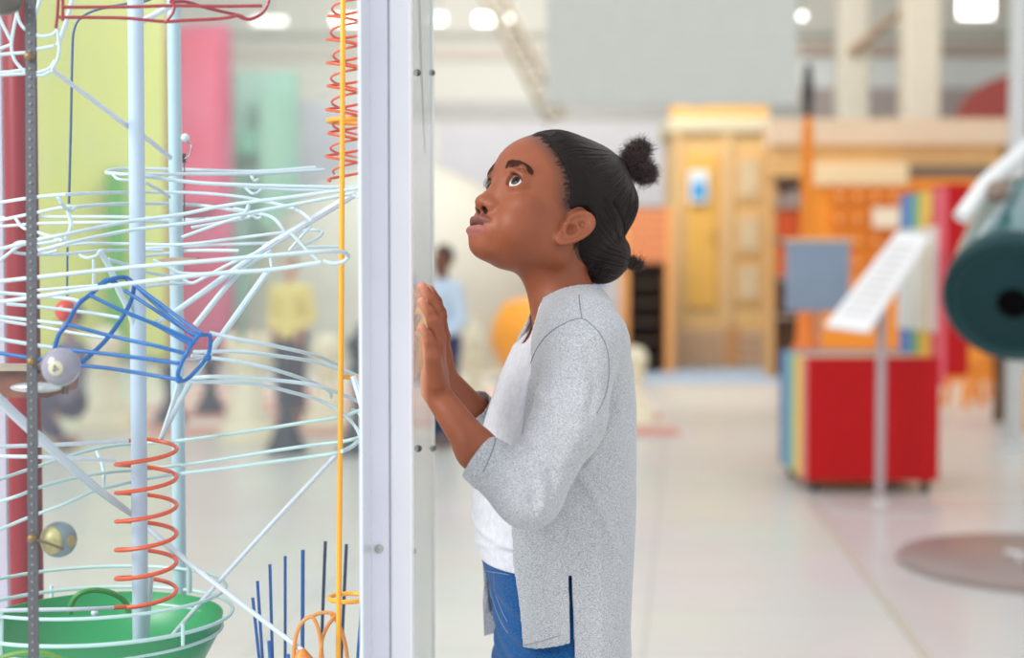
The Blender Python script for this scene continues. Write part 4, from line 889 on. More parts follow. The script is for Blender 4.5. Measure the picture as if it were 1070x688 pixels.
spot(b2, .0188, (-.42, -1, .08), .0150, mat('patch_yellow', (176, 166, 112), .4, rgb2=(150, 142, 100), scale=200), 'yellow_patch', t, ring_n=10)
spot(b2, .0188, (.95, -.5, .0), .0062, mat('patch_ochre', (160, 140, 92), .4, var=.2, scale=200), 'number_spot', t)
Wr(mat('chain_brown', (96, 80, 66)), 3, 1.466, [(36, 564), (50, 568), (66, 574)], 'hook_arm', t)
b3 = P(69, 325, 1.8); o = MB(); o.ball(b3, .0138); o = o.build('red_ball', mat('ball_red', (196, 70, 62), .3)); tag(o, 'small red ball behind the blue cone wires', 'ball')
# ------------------------------------------------------------ the girl
GY = 1.75
girl = empty('girl', (Xp(585, GY), GY, 0), 'girl with hair in puffs, grey cardigan and jeans, looking up with hands on the glass', 'person')
# head frame: local (l: her left, y: forward, z: up)
TH = math.radians(29); PHI = math.radians(31); RO = math.radians(3)
HS = .985
HC = P(567, 243, GY)
def rotcols():
    F = np.array([-math.cos(PHI), -math.sin(PHI), 0]); L = np.array([math.sin(PHI), -math.cos(PHI), 0]); U = np.array([0, 0, 1.])
    cols = []
    for v in np.eye(3):
        l, y, z = v; f = y*math.cos(TH)-z*math.sin(TH); u = y*math.sin(TH)+z*math.cos(TH)
        l2 = l*math.cos(RO)-u*math.sin(RO); u2 = u*math.cos(RO)+l*math.sin(RO)
        cols.append(f*F+l2*L+u2*U)
    return np.array(cols)           # rows: world vectors of local axes
RM = rotcols()
def toL(p): return (p-HC)@RM.T/HS
def toW(q): return HC+(np.asarray(q, float)@RM)*HS
def sell(q, c, r):                  # symmetric ellipsoid
    p = q.copy(); p[:, 0] = np.abs(p[:, 0]); return ell(p, c, r)
def skull(q):
    d = ell(q, (0, -.003, .050), (.0675, .0850, .0765))
    d = smin(d, ell(q, (0, .028, .054), (.058, .0640, .053)), .02)
    d = smin(d, ell(q, (0, -.036, .028), (.056, .049, .054)), .02)
    d = smin(d, ell(q, (0, -.034, .071), (.054, .049, .0595)), .02)
    return d
EYE = (.0292, .0690, .0225); ER = .0134
def face(q):
    s = q.copy(); s[:, 0] = np.abs(s[:, 0])
    d = skull(q)
    d = smin(d, ell(s, (0, .032, .000), (.054, .053, .056)), .018)
    d = smin(d, ell(s, (0, .040, -.033), (.041, .042, .036)), .018)
    d = smin(d, ell(s, (.041, .010, -.026), (.019, .036, .024)), .018)        # jaw angle
    d = smin(d, ell(s, (.034, .050, -.022), (.024, .027, .028)), .014)        # cheek
    d = smin(d, ell(s, (.040, .056, .000), (.017, .016, .012)), .012)         # cheekbone
    d = smin(d, ell(s, (0, .065, -.060), (.020, .016, .011)), .014)           # chin
    d = smin(d, ell(s, (0, .074, -.040), (.024, .014, .019)), .012)           # muzzle
    d = smin(d, ell(s, (.024, .076, .040), (.020, .010, .007)), .012)         # brow
    d = smax(d, -ell(s, (.034, .0965, .0215), (.0145, .0130, .0115)), .010)     # socket
    d = smin(d, cap(s, (0, .0775, .024), (0, .0885, -.006), .0070, .0085), .012)  # bridge
    d = smin(d, ell(s, (0, .0900, -.0105), (.0115, .0105, .0090)), .006)
    d = smin(d, ell(s, (.0130, .0830, -.0130), (.0082, .0090, .0074)), .005)
    d = smax(d, -ell(s, (.0072, .0875, -.0200), (.0042, .0060, .0042)), .0025)
    # lids
    lid = ell(s, EYE, (ER+.0034, ER+.0022, ER+.0022)); d = smin(d, lid, .004)
    cut = np.maximum(ell(s, (EYE[0]+.0026, EYE[1]+.0140, EYE[2]+.0004), (.0134, .0130, .0084)), ER*.96-np.linalg.norm(s-np.array(EYE), axis=1))
    d = smax(d, -cut, .0012)
    d = smin(d, cap(s, (EYE[0]-.008, EYE[1]+.0105, EYE[2]+.0100), (EYE[0]+.011, EYE[1]+.0075, EYE[2]+.0092), .0016, .0014), .004)
    # lips
    up = smin(ell(s, (.006, .0850, -.0320), (.0105, .0088, .0048)), ell(s, (.0, .0825, -.0335), (.0240, .0092, .0054)), .003)
    lo = ell(s, (0, .0825, -.0460), (.0205, .0105, .0064))
    d = smin(d, up, .0025); d = smin(d, lo, .0028)
    d = smax(d, -ell(s, (0, .0920, -.0393), (.0175, .0115, .0026)), .0015)
    d = smax(d, -ell(s, (0, .0925, -.0565), (.014, .006, .0035)), .005)
    d = smax(d, -cap(s, (0, .0960, -.0235), (0, .0955, -.027), .002, .002), .003)
    return d
# ear (both sides)
def ear(q):
    s = q.copy(); s[:, 0] = np.abs(s[:, 0])
    o = np.array([.0650, -.005, -.001]); out = np.array([math.cos(.42), -math.sin(-.0)*0-math.sin(.42)*0+.0, 0])
    # e3 outward tilted forward (ear flares), e1 backwards, e2 up tilted back
    e3 = np.array([.86, .47, .05]); e3 /= np.linalg.norm(e3)
    e2 = np.array([.06, -.42, .90]); e2 -= e3*(e2@e3); e2 /= np.linalg.norm(e2)
    e1 = np.cross(e2, e3); e1 = e1 if e1[1] < 0 else -e1
    v = s-o; a, b, c = v@e1, v@e2, v@e3
    P2 = np.stack([a, b, c], 1)
    v = v/.93; P2 = P2/.93; a, b, c = a/.93, b/.93, c/.93; wd = .0150+.0035*np.clip(b/.026, -1, 1)
    k0 = np.sqrt((a/wd)**2+(b/.0265)**2)
    disc = np.maximum((k0-1)*.015, np.abs(c-.004-.10*a)-.0022)-.0008
    el = np.abs(k0-1)*.0155
    rim = np.sqrt(el**2+(c-.0075-.12*a)**2)-.0028
    gap = (a < -.006) & (b < .002) & (b > -.016); rim = np.where(gap, rim+.004, rim)
    k1 = np.sqrt(((a-.000)/(wd*.55))**2+((b-.000)/.0160)**2); ah = np.sqrt((np.abs(k1-1)*.0095)**2+(c-.0058-.1*a)**2)-.0020
    ah = np.where(a < -.002, ah+.006*np.clip((-.002-a)/.004, 0, 1), ah)
    d = smin(disc, rim, .003); d = smin(d, ah, .0025)
    d = smin(d, ell(P2, (-.012, -.002, .0050), (.0040, .0055, .0045)), .003)   # tragus
    d = smin(d, ell(P2, (-.004, -.0235, .0045), (.0085, .0075, .0040)), .003)  # lobe
    back = cap(s, o+[-.010, 0, 0], o+[.000, -.003, 0], .012, .008)
    d = smin(d, back, .004)
    d = smax(d, -ell(P2, (-.002, -.003, .0100), (.0068, .0095, .0095)), .0015)
    d = smax(d, -ell(P2, (.001, .0115, .0090), (.0060, .0050, .0055)), .0015)
    return d*.93
# ---- neck, torso tables (world)
BYAW = math.radians(15)
FB = np.array([-math.cos(BYAW), -math.sin(BYAW), 0]); LB = np.array([math.sin(BYAW), -math.cos(BYAW), 0])
def table(rows, pys_rb):
    py = np.array([r[0] for r in rows], float); fr = np.array([r[1] for r in rows], float); bk = np.array([r[2] for r in rows], float)
    rb = np.interp(py, [a for a, _ in pys_rb], [b for _, b in pys_rb])
    z = np.array([Zp(v, GY) for v in py]); x = (fr+bk)/2; E = (bk-fr)/2*GY/FPX
    cx = np.array([Xp(v, GY) for v in x]); ra = np.sqrt(np.maximum(E**2-(rb*math.sin(BYAW))**2, 1e-5))/math.cos(BYAW)
    o = np.argsort(z); return z[o], cx[o], ra[o], rb[o]
def loft(p, T, g=0.0):
    z, cx, ra, rb = T; zz = p[:, 2]
    c = np.interp(zz, z, cx); A = np.interp(zz, z, ra)+g; B = np.interp(zz, z, rb)+g
    dx = p[:, 0]-c; dy = p[:, 1]-GY
    t = dx*FB[0]+dy*FB[1]; s = dx*LB[0]+dy*LB[1]
    k = (np.abs(t/A)**2.25+np.abs(s/B)**2.25)**(1/2.25)
    d = (k-1)*np.minimum(A, B)*.95
    return np.maximum(d, np.maximum(zz-z[-1]-g, z[0]-zz-g)), t, s
RB = [(330, .085), (345, .098), (362, .108), (395, .108), (460, .104), (520, .102), (580, .106), (640, .116), (720, .118)]
BODY = table([(332, 566, 612), (345, 557, 626), (362, 541, 634), (395, 526, 640), (430, 514, 642), (460, 505, 641), (490, 499, 638), (520, 498, 634), (550, 499, 632), (580, 503, 634), (620, 514, 640), (660, 520, 642), (720, 526, 640)], RB)
SHN = np.array([P(606, 357, 1.655), P(603, 357, 1.855)])
NB = P(586, 322, GY)
NT = toW((0, -.022, -.020))
def torso(p):
    d, t, s = loft(p, BODY)
    d = smin(d, cap(p, SHN[0], SHN[1], .036, .036), .03)
    for q in SHN: d = smin(d, cap(p, NB+np.array([.006, 0, -.004]), q+np.array([0, 0, .0]), .030, .034), .035)
    return d
def neck(p):
    d = cap(p, NT, NB+np.array([.010, 0, 0]), .0375, .0350)
    return smin(d, cap(p, toW((0, -.004, -.034)), NB+np.array([.003, 0, -.003]), .024, .026), .018)
# near arm / far arm joints
NA = [P(609, 360, 1.640), P(592, 440, 1.60), P(549, 517, 1.575), P(498, 470, 1.590), P(456, 411, 1.618)]
FA = [P(603, 360, 1.865), P(585, 440, 1.885), P(548, 500, 1.885), P(497, 431, 1.82), P(463, 393, 1.760)]
def hand(p, side):
    if side == 'near':
        W_ = NA[4]; X = Xp
        F = {'pinky': [(1.588, 374, -.0885), (1.587, 358, -.0925), (1.588, 343, -.1005)], 'ring': [(1.602, 360, -.0860), (1.601, 336, -.0895), (1.601, 316, -.1015)],
             'middle': [(1.618, 354, -.0845), (1.618, 325, -.0880), (1.618, 300, -.1020)], 'index': [(1.634, 355, -.0850), (1.637, 328, -.0885), (1.640, 306, -.1020)]}
        TH_ = [(1.640, 394, -.0900), (1.657, 374, -.0950), (1.668, 356, -.1015)]
    else:
        W_ = FA[4]
        F = {'index': [(1.741, 354, -.0860), (1.739, 331, -.0875), (1.739, 310, -.1010)], 'middle': [(1.757, 352, -.0855), (1.758, 327, -.0890), (1.759, 303, -.1015)],
             'ring': [(1.772, 356, -.0865), (1.775, 332, -.0900), (1.777, 311, -.1015)], 'pinky': [(1.785, 364, -.0890), (1.791, 346, -.0930), (1.795, 332, -.1010)]}
        TH_ = [(1.740, 386, -.0920), (1.723, 368, -.0970), (1.712, 352, -.1015)]
    R = {'pinky': (.0080, .0062, .0052), 'ring': (.0086, .0068, .0057), 'middle': (.0088, .0070, .0058), 'index': (.0086, .0070, .0058)}
    w3 = lambda q: np.array([q[2], q[0], Zp(q[1], q[0])])
    d = None; segs = []
    for k, v in F.items():
        a, b, c = [w3(q) for q in v]; m = b+(c-b)*.5+np.array([.0022, 0, 0]); r0, r1, r2 = R[k]
        e = chain(p, [a, b, m, c], [r0, r1, r1*.93, r2], .002); segs.append((k, b, c, r2))
        # knuckle swell
        e = smin(e, ell(p, b+[.001, 0, 0], (r1*1.04, r1*1.0, r1*1.15)), .002)
        d = e if d is None else smin(d, e, .0012)
    palm = None
    for k, v in F.items():
        a = w3(v[0]); base = W_+(a-W_)*.30; base = np.array([base[0], W_[1]+(a[1]-W_[1])*.55, base[2]])
        e = cap(p, base, a, .0112, .0090); palm = e if palm is None else smin(palm, e, .008)
    heel = ell(p, W_+np.array([-.004, 0, .016]), (.0135, .019, .021)); palm = smin(palm, heel, .010)
    t = [w3(q) for q in TH_]; th = chain(p, [W_+np.array([-.004, 0.006*(1 if side == 'near' else -1), .012])]+t, [.012, .0105, .0082, .0066], .003)
    d = smin(d, palm, .0035); d = smin(d, th, .005)
    d = smax(d, -(p[:, 0]+.1092), .0012)                        # flattened against the glass
    return d, segs
def arm(p, J, r):
    return chain(p, J, r, .012)
def skin(p):
    q = toL(p); out = np.full(len(p), 1.0)
    rad = np.linalg.norm(p-toW((0, 0, 0.02)), axis=1)
    hm = rad < .175
    if hm.any():
        qq = q[hm]; d = smin(face(qq), ear(qq), .003)*HS; out[hm] = d
    out[~hm] = rad[~hm]-.13
    d = smin(out, neck(p), .016)
    d = smin(d, torso(p)+.002, .02)
    # collarbones
    a1 = arm(p, NA, [.036, .030, .0265, .0220, .0155]); a2 = arm(p, FA, [.036, .030, .0250, .0190, .0150])
    for a, J, sd in ((a1, NA, 'near'), (a2, FA, 'far')):
        m = np.linalg.norm(p-(J[4]+np.array([-.01, 0, .06])), axis=1) < .13
        if m.any(): 
            h_, _ = hand(p[m], sd); aa = a.copy(); aa[m] = smin(a[m], h_, .010); a = aa
        d = smin(d, a, .006)
    return d
lo = np.array([-.125, 1.53, .64]); hi = np.array([.20, 1.93, 1.37])
V, F = sdf_mesh(skin, lo, hi, .0014)
skm = bpy.data.materials.new('girl_skin'); skm.use_nodes = True
def skin_material(m):
    nt = m.node_tree; b = nt.nodes['Principled BSDF']
    at = nt.nodes.new('ShaderNodeAttribute'); at.attribute_name = 'tone'
    n = nt.nodes.new('ShaderNodeTexNoise'); n.inputs['Scale'].default_value = 45; n.inputs['Detail'].default_value = 5
    tc = nt.nodes.new('ShaderNodeTexCoord'); nt.links.new(tc.outputs['Object'], n.inputs[0])
    r = nt.nodes.new('ShaderNodeValToRGB'); r.color_ramp.elements[0].position = .3; r.color_ramp.elements[1].position = .7
    r.color_ramp.elements[0].color = (.93, .92, .92, 1); r.color_ramp.elements[1].color = (1.0, 1.0, 1.0, 1)
    nt.links.new(n.outputs[0], r.inputs[0])
    mx = nt.nodes.new('ShaderNodeMixRGB'); mx.blend_type = 'MULTIPLY'; mx.inputs[0].default_value = 1
    nt.links.new(at.outputs['Color'], mx.inputs[1]); nt.links.new(r.outputs[0], mx.inputs[2]); nt.links.new(mx.outputs[0], b.inputs['Base Color'])
    b.inputs['Roughness'].default_value = .5; b.inputs['Specular IOR Level'].default_value = .42
    b.inputs['Subsurface Weight'].default_value = .12; b.inputs['Subsurface Radius'].default_value = (.012, .004, .002); b.inputs['Subsurface Scale'].default_value = .6
    n2 = nt.nodes.new('ShaderNodeTexNoise'); n2.inputs['Scale'].default_value = 900; nt.links.new(tc.outputs['Object'], n2.inputs[0])
    bp = nt.nodes.new('ShaderNodeBump'); bp.inputs['Strength'].default_value = .12; bp.inputs['Distance'].default_value = .0004
    nt.links.new(n2.outputs[0], bp.inputs['Height']); nt.links.new(bp.outputs[0], b.inputs['Normal'])
skin_material(skm)
body = mk_np('body', V, F, skm, girl)
# skin tone by place (lips, palms, scalp under the hair), plus painted recess shade
def hairline(q):                    # >0 inside hair
    y, z, l = q[:, 1], q[:, 2], np.abs(q[:, 0])
    g = np.interp(z, [-.06, -.04, -.02, 0., .02, .05, .07, .088, .12], [-.050, -.042, -.034, -.022, .010, .028, .048, .062, .07])
    g = g-.012*np.exp(-((l-.0)/.03)**2)*0
    return g-y
q = toL(V); S_ = q.copy(); S_[:, 0] = np.abs(q[:, 0])
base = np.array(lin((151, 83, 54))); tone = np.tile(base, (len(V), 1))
def blend(mask, col): 
    global tone
    m = np.clip(mask, 0, 1)[:, None]; tone = tone*(1-m)+np.array(lin(col))*m
headm = (np.linalg.norm(V-toW((0, 0, .02)), axis=1) < .16)
upl = ell(S_, (.0, .0845, -.0330), (.0240, .0115, .0066)); lol = ell(S_, (0, .0835, -.0460), (.0212, .0118, .0074))
blend(headm*np.clip(.8-upl/.0016, 0, 1)*(S_[:, 1] > .078), (128, 74, 68)); blend(headm*np.clip(.8-lol/.0016, 0, 1)*(S_[:, 1] > .076), (166, 98, 92))
blend(headm*np.clip(1-np.abs(S_[:, 2]+.0393)/.0024, 0, 1)*(S_[:, 0] < .016)*(S_[:, 1] > .078)*(S_[:, 1] < .0915), (60, 28, 26))  # shade of the mouth slit painted into the colour
blend(headm*np.clip(1-ell(S_, (.0072, .0865, -.0192), (.0042, .0060, .0042))/.0012, 0, 1)*(S_[:, 1] < .1), (50, 24, 20))  # nostril hollows painted dark, as if shaded
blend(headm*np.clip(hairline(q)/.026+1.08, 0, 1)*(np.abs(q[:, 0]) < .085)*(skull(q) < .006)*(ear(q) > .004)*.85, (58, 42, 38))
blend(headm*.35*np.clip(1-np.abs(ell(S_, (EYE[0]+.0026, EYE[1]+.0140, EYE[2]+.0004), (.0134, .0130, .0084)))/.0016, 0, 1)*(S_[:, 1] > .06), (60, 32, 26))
hp = (V[:, 0] < -.080) & (V[:, 2] > .98) & (V[:, 2] < 1.2)
blend(hp*np.clip((-.094-V[:, 0])/.008, 0, 1)*.8, (214, 150, 124))
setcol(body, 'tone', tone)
# nails
nm = mat('nail_pink', (206, 150, 132), .25)
for sd in ('near', 'far'):
    _, segs = hand(np.zeros((1, 3)), sd)
    for k, b_, c_, r_ in segs:
        o = MB(); dd = (c_-b_)/np.linalg.norm(c_-b_); o.ball(c_+np.array([r_*.86, 0, 0])-dd*.001, (.0014, r_*.62, .0042), 14, 8); o.build('fingernail', nm, body)
# ---- eyes
scl = mat('eye_white', (226, 220, 216), .25, coat=.2)
def eye(side):
    c = toW((side*EYE[0], EYE[1], EYE[2])); R = ER*HS*.985
    g = np.array([-.46, -.72, .54]) if side > 0 else np.array([-.56, -.65, .52]); g /= np.linalg.norm(g)
    o = MB(); prof = []
    o.lathe(c, [(R*math.sin(a), R*math.cos(a)) for a in np.linspace(.40, math.pi-.001, 22)], 40, g)
    sc = o.build('eyeball', scl, girl)
    ir = MB().lathe(c, [(R*math.sin(a), R*math.cos(a)*1.0) for a in np.linspace(.49, .20, 8)], 40, g).build('iris', mat('iris_brown', (40, 24, 20), .3, spec=.3), sc)
    MB().lathe(c, [(R*1.005*math.sin(a), R*1.005*math.cos(a)) for a in np.linspace(.22, .001, 6)], 32, g).build('pupil', mat('pupil', (8, 7, 8), .12, spec=.4), sc)
    # lashes
    mb = MB(); 
    for k in np.linspace(-1, 1, 26):
        zz = .0084*(1-.8*k*k); p0 = np.array([side*(EYE[0]+.0140*k), EYE[1]+math.sqrt(max(.0158**2-zz*zz-(.0140*k)**2, 1e-6)), EYE[2]+zz])
        p1 = p0+np.array([side*.0014*k, .0026, .0004]); p2 = p0+np.array([side*.0026*k, .0042, .0022])
        mb.tube([toW(p0), toW(p1), toW(p2)], [.00026, .0002, .00006], 4)
    mb.tube([toW((side*(EYE[0]+.0140*k), EYE[1]+math.sqrt(max(.0157**2-(.0084*(1-.8*k*k))**2-(.0140*k)**2, 1e-6)), EYE[2]+.0084*(1-.8*k*k))) for k in np.linspace(-1, 1, 20)], .0005, 6)
    mb.build('eyelashes', mat('lash_black', (24, 18, 18), .5), girl)
    # eyebrow: short hairs on the brow
    mb = MB(); pts = []
    for k in np.random.rand(760):
        a = np.array([side*(.0145+.037*k), .088-.50*max(0, .037*k-.004), .0420+.0030*math.sin(math.pi*k*.7)-.0065*k**2+np.random.randn()*.0022*(1.15-k*.55)])
        pts.append((a, k))
    A = project(lambda p: face(p), np.array([a for a, _ in pts]), 14, .0002); ok = np.abs(A[:, 2]-np.array([a[2] for a, _ in pts])) < .0035; A = A[ok]; pts = [q_ for q_, k_ in zip(pts, ok) if k_]
    kk = np.array([k for _, k in pts]); dr = np.stack([np.full(len(kk), side*1.), -.35*kk, .35-.95*kk], 1); dr /= np.linalg.norm(dr, axis=1, keepdims=True)
    E_ = project(face, A+dr*.0042, 8, .0006); fast_tubes('eyebrow', np.stack([toW(A), toW((A+E_)/2+dr*0), toW(E_)], 1), np.array([.00022, .0002, .00008]), 4, mat('brow_dark', (78, 50, 40), .7, spec=.1), girl)
eye(1); eye(-1)
# teeth hint
o = MB(); o.ball(toW((0, .0800, -.0385)), (.010, .011, .003), 20, 10); o.build('teeth', mat('teeth', (226, 216, 206), .2), girl)
# ---- hair
def hairf(p):
    q = toL(p); s = skull(q); r = 0
    th = .0008+.0056*np.clip((hairline(q)+.004)/.030, 0, 1)**.8
    d = s-th
    # lower bunch at the nape and swell under the crown puff
    d = smin(d, ell(q, (.018, -.084, .012), (.036, .031, .036)), .008)
    d = smin(d, ell(q, (-.022, -.080, .012), (.034, .028, .034)), .008)
    d = smin(d, ell(q, (0.010, -.074, .074), (.040, .022, .034)), .016)
    # parting groove between upper and lower sections
    d = d+.0035*np.exp(-((q[:, 2]-.046-.25*(q[:, 1]+.08))/.0022)**2)*(q[:, 1] < -.035)
    d = smax(d, -hairline(q)-.0012*np.sin(q[:, 2]*420)*np.sin(q[:, 2]*170+1), .002)
    d = smax(d, -(ear(q)-.0035), .003)
    return d*HS
lo = toW((0, -.02, .03))-.155; hi = lo+.31
V, F = sdf_mesh(hairf, lo, hi, .0016)
hm_ = bpy.data.materials.new('girl_hair'); hm_.use_nodes = True; nt = hm_.node_tree; b = nt.nodes['Principled BSDF']
b.inputs['Base Color'].default_value = (*lin((28, 20, 19)), 1); b.inputs['Roughness'].default_value = .6; b.inputs['Specular IOR Level'].default_value = .2
n2 = nt.nodes.new('ShaderNodeTexNoise'); n2.inputs['Scale'].default_value = 500; tc = nt.nodes.new('ShaderNodeTexCoord'); nt.links.new(tc.outputs['Object'], n2.inputs[0])
bp = nt.nodes.new('ShaderNodeBump'); bp.inputs['Strength'].default_value = .5; bp.inputs['Distance'].default_value = .001; nt.links.new(n2.outputs[0], bp.inputs['Height']); nt.links.new(bp.outputs[0], b.inputs['Normal'])
hair = mk_np('hair', V, F, hm_, girl)
strand = mat('hair_strand', (44, 31, 28), .42, spec=.4)
# combed strands running over the scalp to the puffs
BUN = np.array([.016, -.057, .1265]); BUN2 = np.array([.026, -.113, .020])
def hl(p): return hairf(toW(p))
def strands(n, target, region, name, wob=.3):
    st = []
    while len(st) < n:
        v = np.random.randn(4000, 3); v /= np.linalg.norm(v, axis=1, keepdims=True); c = np.array([0, -.01, .04])+v*.09
        c = c[region(c)]; st += list(c[:n-len(st)])
    p = project(lambda a: hairf(toW(a)), np.array(st), 10, .0003); keep = (hairline(p) > -.006) & (ear(p) > .006); p = p[keep]
    T = [p.copy()]; 
    for k in range(16):
        dv = target-p; dist = np.linalg.norm(dv, axis=1, keepdims=True); p = p+dv/np.maximum(dist, .004)*np.minimum(dist, .0085)+np.random.randn(*p.shape)*.0002
        p = project(lambda a: hairf(toW(a)), p, 3, .0004); T.append(p.copy())
    T = np.array(T); fast_tubes(name, toW(T.reshape(-1, 3)).reshape(T.shape).transpose(1, 0, 2), np.linspace(.00022, .0004, len(T)), 4, strand, hair)['kind'] = 'stuff'
up = lambda c: (c[:, 2] > .046+.25*(c[:, 1]+.08)) & (hairline(c) > -.002)
dn = lambda c: (c[:, 2] < .043+.25*(c[:, 1]+.08)) & (c[:, 1] < -.02) & (hairline(c) > -.002)
strands(1500, BUN, up, 'combed_strands'); strands(500, BUN2, dn, 'combed_strands')
# fine baby hairs along the hairline
mb = MB(); v = np.random.randn(40000, 3); v /= np.linalg.norm(v, axis=1, keepdims=True); c = np.array([0, .01, .035])+v*.085
c = project(face, c, 10, .0002); g = hairline(c); c = c[(g > -.013) & (g < .010) & (np.random.rand(len(c)) < np.clip((g+.016)/.016, 0, 1)**1.5) & (c[:, 2] > -.03) & (ear(c) > .006)]
dv = BUN-c; dv /= np.linalg.norm(dv, axis=1, keepdims=True); e = project(face, c+dv*.009+np.random.randn(len(c), 3)*.0014, 6, .0008)
mid = project(face, (c+e)/2, 3, .0004); fast_tubes('baby_hair', np.stack([toW(c), toW(mid), toW(e)], 1), np.array([.00014, .00020, .00012]), 4, strand, hair)['kind'] = 'stuff'
def puff(blobs, n, name, L=.012):
    cs = [(np.array(c_), r_) for c_, r_ in blobs]; t = MB()
    def f(p):
        q = toL(p); d = None
        for c_, r_ in cs: e = ell(q, c_, (r_*.86,)*3); d = e if d is None else smin(d, e, .003)
        return d*HS-.0016*np.sin(q[:, 0]*1100)*np.sin(q[:, 1]*1000)*np.sin(q[:, 2]*1050)
    W_ = np.array([toW(c_) for c_, _ in cs]); rm = max(r_ for _, r_ in cs)*1.3
    Vv, Ff = sdf_mesh(f, W_.min(0)-rm, W_.max(0)+rm, .0012); core = mk_np(name, Vv, Ff, hm_, hair)
    ci = np.arange(n) % len(cs); cc = np.array([c_ for c_, _ in cs])[ci]; rr = np.array([r_ for _, r_ in cs])[ci][:, None]; nr = np.random
    d = nr.randn(n, 3); d /= np.linalg.norm(d, axis=1, keepdims=True); p = cc+d*rr*(.72+.15*nr.rand(n, 1)); u = np.cross(d, nr.randn(n, 3)); u /= np.linalg.norm(u, axis=1, keepdims=True); w_ = np.cross(d, u)
    ln = L*(.35+.75*nr.rand(n, 1)**1.5); a0 = nr.rand(n, 1)*6; w0 = .0006+.0010*nr.rand(n, 1); fr = 12+8*nr.rand(n, 1); dr = nr.randn(n, 3)*.0035; tt = np.linspace(0, 1, 10)
    Cv = np.stack([p+d*ln*x+dr*x*x+w0*(np.cos(a0+x*fr)*u+np.sin(a0+x*fr)*w_) for x in tt], 1)
    o = fast_tubes('curls', toW(Cv.reshape(-1, 3)).reshape(Cv.shape), np.linspace(.00024, .00013, 10), 3, mat('hair_curl', (96, 82, 80), .7, spec=.2), core)
    o['kind'] = 'stuff'
A_ = np.array([.10, -.55, .82]); A_ /= np.linalg.norm(A_)
puff([(BUN+A_*.009, .0110), (BUN+A_*.024+[0, .004, .004], .0155), (BUN+A_*.022+[.002, -.014, -.008], .0150), (BUN+A_*.036+[0, .006, .006], .0110), (BUN+A_*.030+[-.002, -.022, -.010], .0110), (BUN+A_*.020+[.006, -.006, -.004], .0130)], 4600, 'top_puff', .010)
puff([(BUN2+[.002, -.003, .000], .0062), (BUN2+[.003, -.010, .003], .0062), (BUN2+[.003, -.017, .005], .0040)], 700, 'nape_puff', .006)
puff([((-.036, -.050, .112), .013), ((-.040, -.058, .120), .012)], 500, 'far_puff', .008)
# frizz at the nape
mb = MB()
for i in range(420):
    k = random.random(); a = np.array([random.uniform(-.045, .05), -.055-.03*random.random(), -.010-.010*random.random()]); a = project(lambda x: hairf(toW(x)), a[None], 6, 0)[0]
    d = np.array([random.gauss(0, .3), -.3+random.gauss(0, .4), -1.]); d /= np.linalg.norm(d); u = np.cross(d, np.random.randn(3)); u /= np.linalg.norm(u); ln = .006+.006*random.random()
    mb.tube([toW(a+d*ln*x+u*.0008*math.sin(x*9+i)) for x in np.linspace(0, 1, 6)], np.linspace(.00024, .0001, 6), 3, caps=False)
mb.build('nape_frizz', strand, hair)['kind'] = 'stuff'
# hair ties
for c_, r_ in ((BUN+[0, .0, .002], .0072), (BUN2, .0058)):
    a = np.linspace(0, 2*math.pi, 25)[:-1]; ax = np.array([.1, -.52, .85]) if r_ > .006 else np.array([.1, -.9, .38]); ax /= np.linalg.norm(ax)
    u = np.cross(ax, [1, 0, 0]); u /= np.linalg.norm(u); v = np.cross(ax, u)
    MB().tube([toW(c_+(math.cos(q_)*u+math.sin(q_)*v)*r_) for q_ in a], .0022, 8, closed=True).build('hair_tie', mat('tie_black', (24, 22, 24), .6), hair)

# ---- vest
def clothmat(name, c1, c2, scale, rough=.9, bump=.25, stretch=(1, 1, 1), c3=None, sheen=.3, bscale=700):
    m = bpy.data.materials.new(name); m.use_nodes = True; nt = m.node_tree; b = nt.nodes['Principled BSDF']
    tc = nt.nodes.new('ShaderNodeTexCoord'); mp = nt.nodes.new('ShaderNodeMapping'); mp.inputs['Scale'].default_value = stretch
    nt.links.new(tc.outputs['Object'], mp.inputs[0])
    n = nt.nodes.new('ShaderNodeTexNoise'); n.inputs['Scale'].default_value = scale; n.inputs['Detail'].default_value = 3; n.inputs['Roughness'].default_value = .7
    nt.links.new(mp.outputs[0], n.inputs[0]); r = nt.nodes.new('ShaderNodeValToRGB')
    r.color_ramp.elements[0].position = .36; r.color_ramp.elements[0].color = (*lin(c2), 1); r.color_ramp.elements[1].position = .60; r.color_ramp.elements[1].color = (*lin(c1), 1)
    nt.links.new(n.outputs[0], r.inputs[0]); nt.links.new(r.outputs[0], b.inputs['Base Color'])
    b.inputs['Roughness'].default_value = rough; b.inputs['Sheen Weight'].default_value = sheen; b.inputs['Specular IOR Level'].default_value = .2
    n2 = nt.nodes.new('ShaderNodeTexNoise'); n2.inputs['Scale'].default_value = bscale; nt.links.new(mp.outputs[0], n2.inputs[0])
    bp = nt.nodes.new('ShaderNodeBump'); bp.inputs['Strength'].default_value = bump; bp.inputs['Distance'].default_value = .0008
    nt.links.new(n2.outputs[0], bp.inputs['Height']); nt.links.new(bp.outputs[0], b.inputs['Normal']); return m
vm = clothmat('vest_cloth', (226, 226, 234), (214, 214, 224), 120, bump=.15)
zc = lambda py: Zp(py, GY)
def tshell(p): 
    _, t, s = loft(p, BODY); return t, s
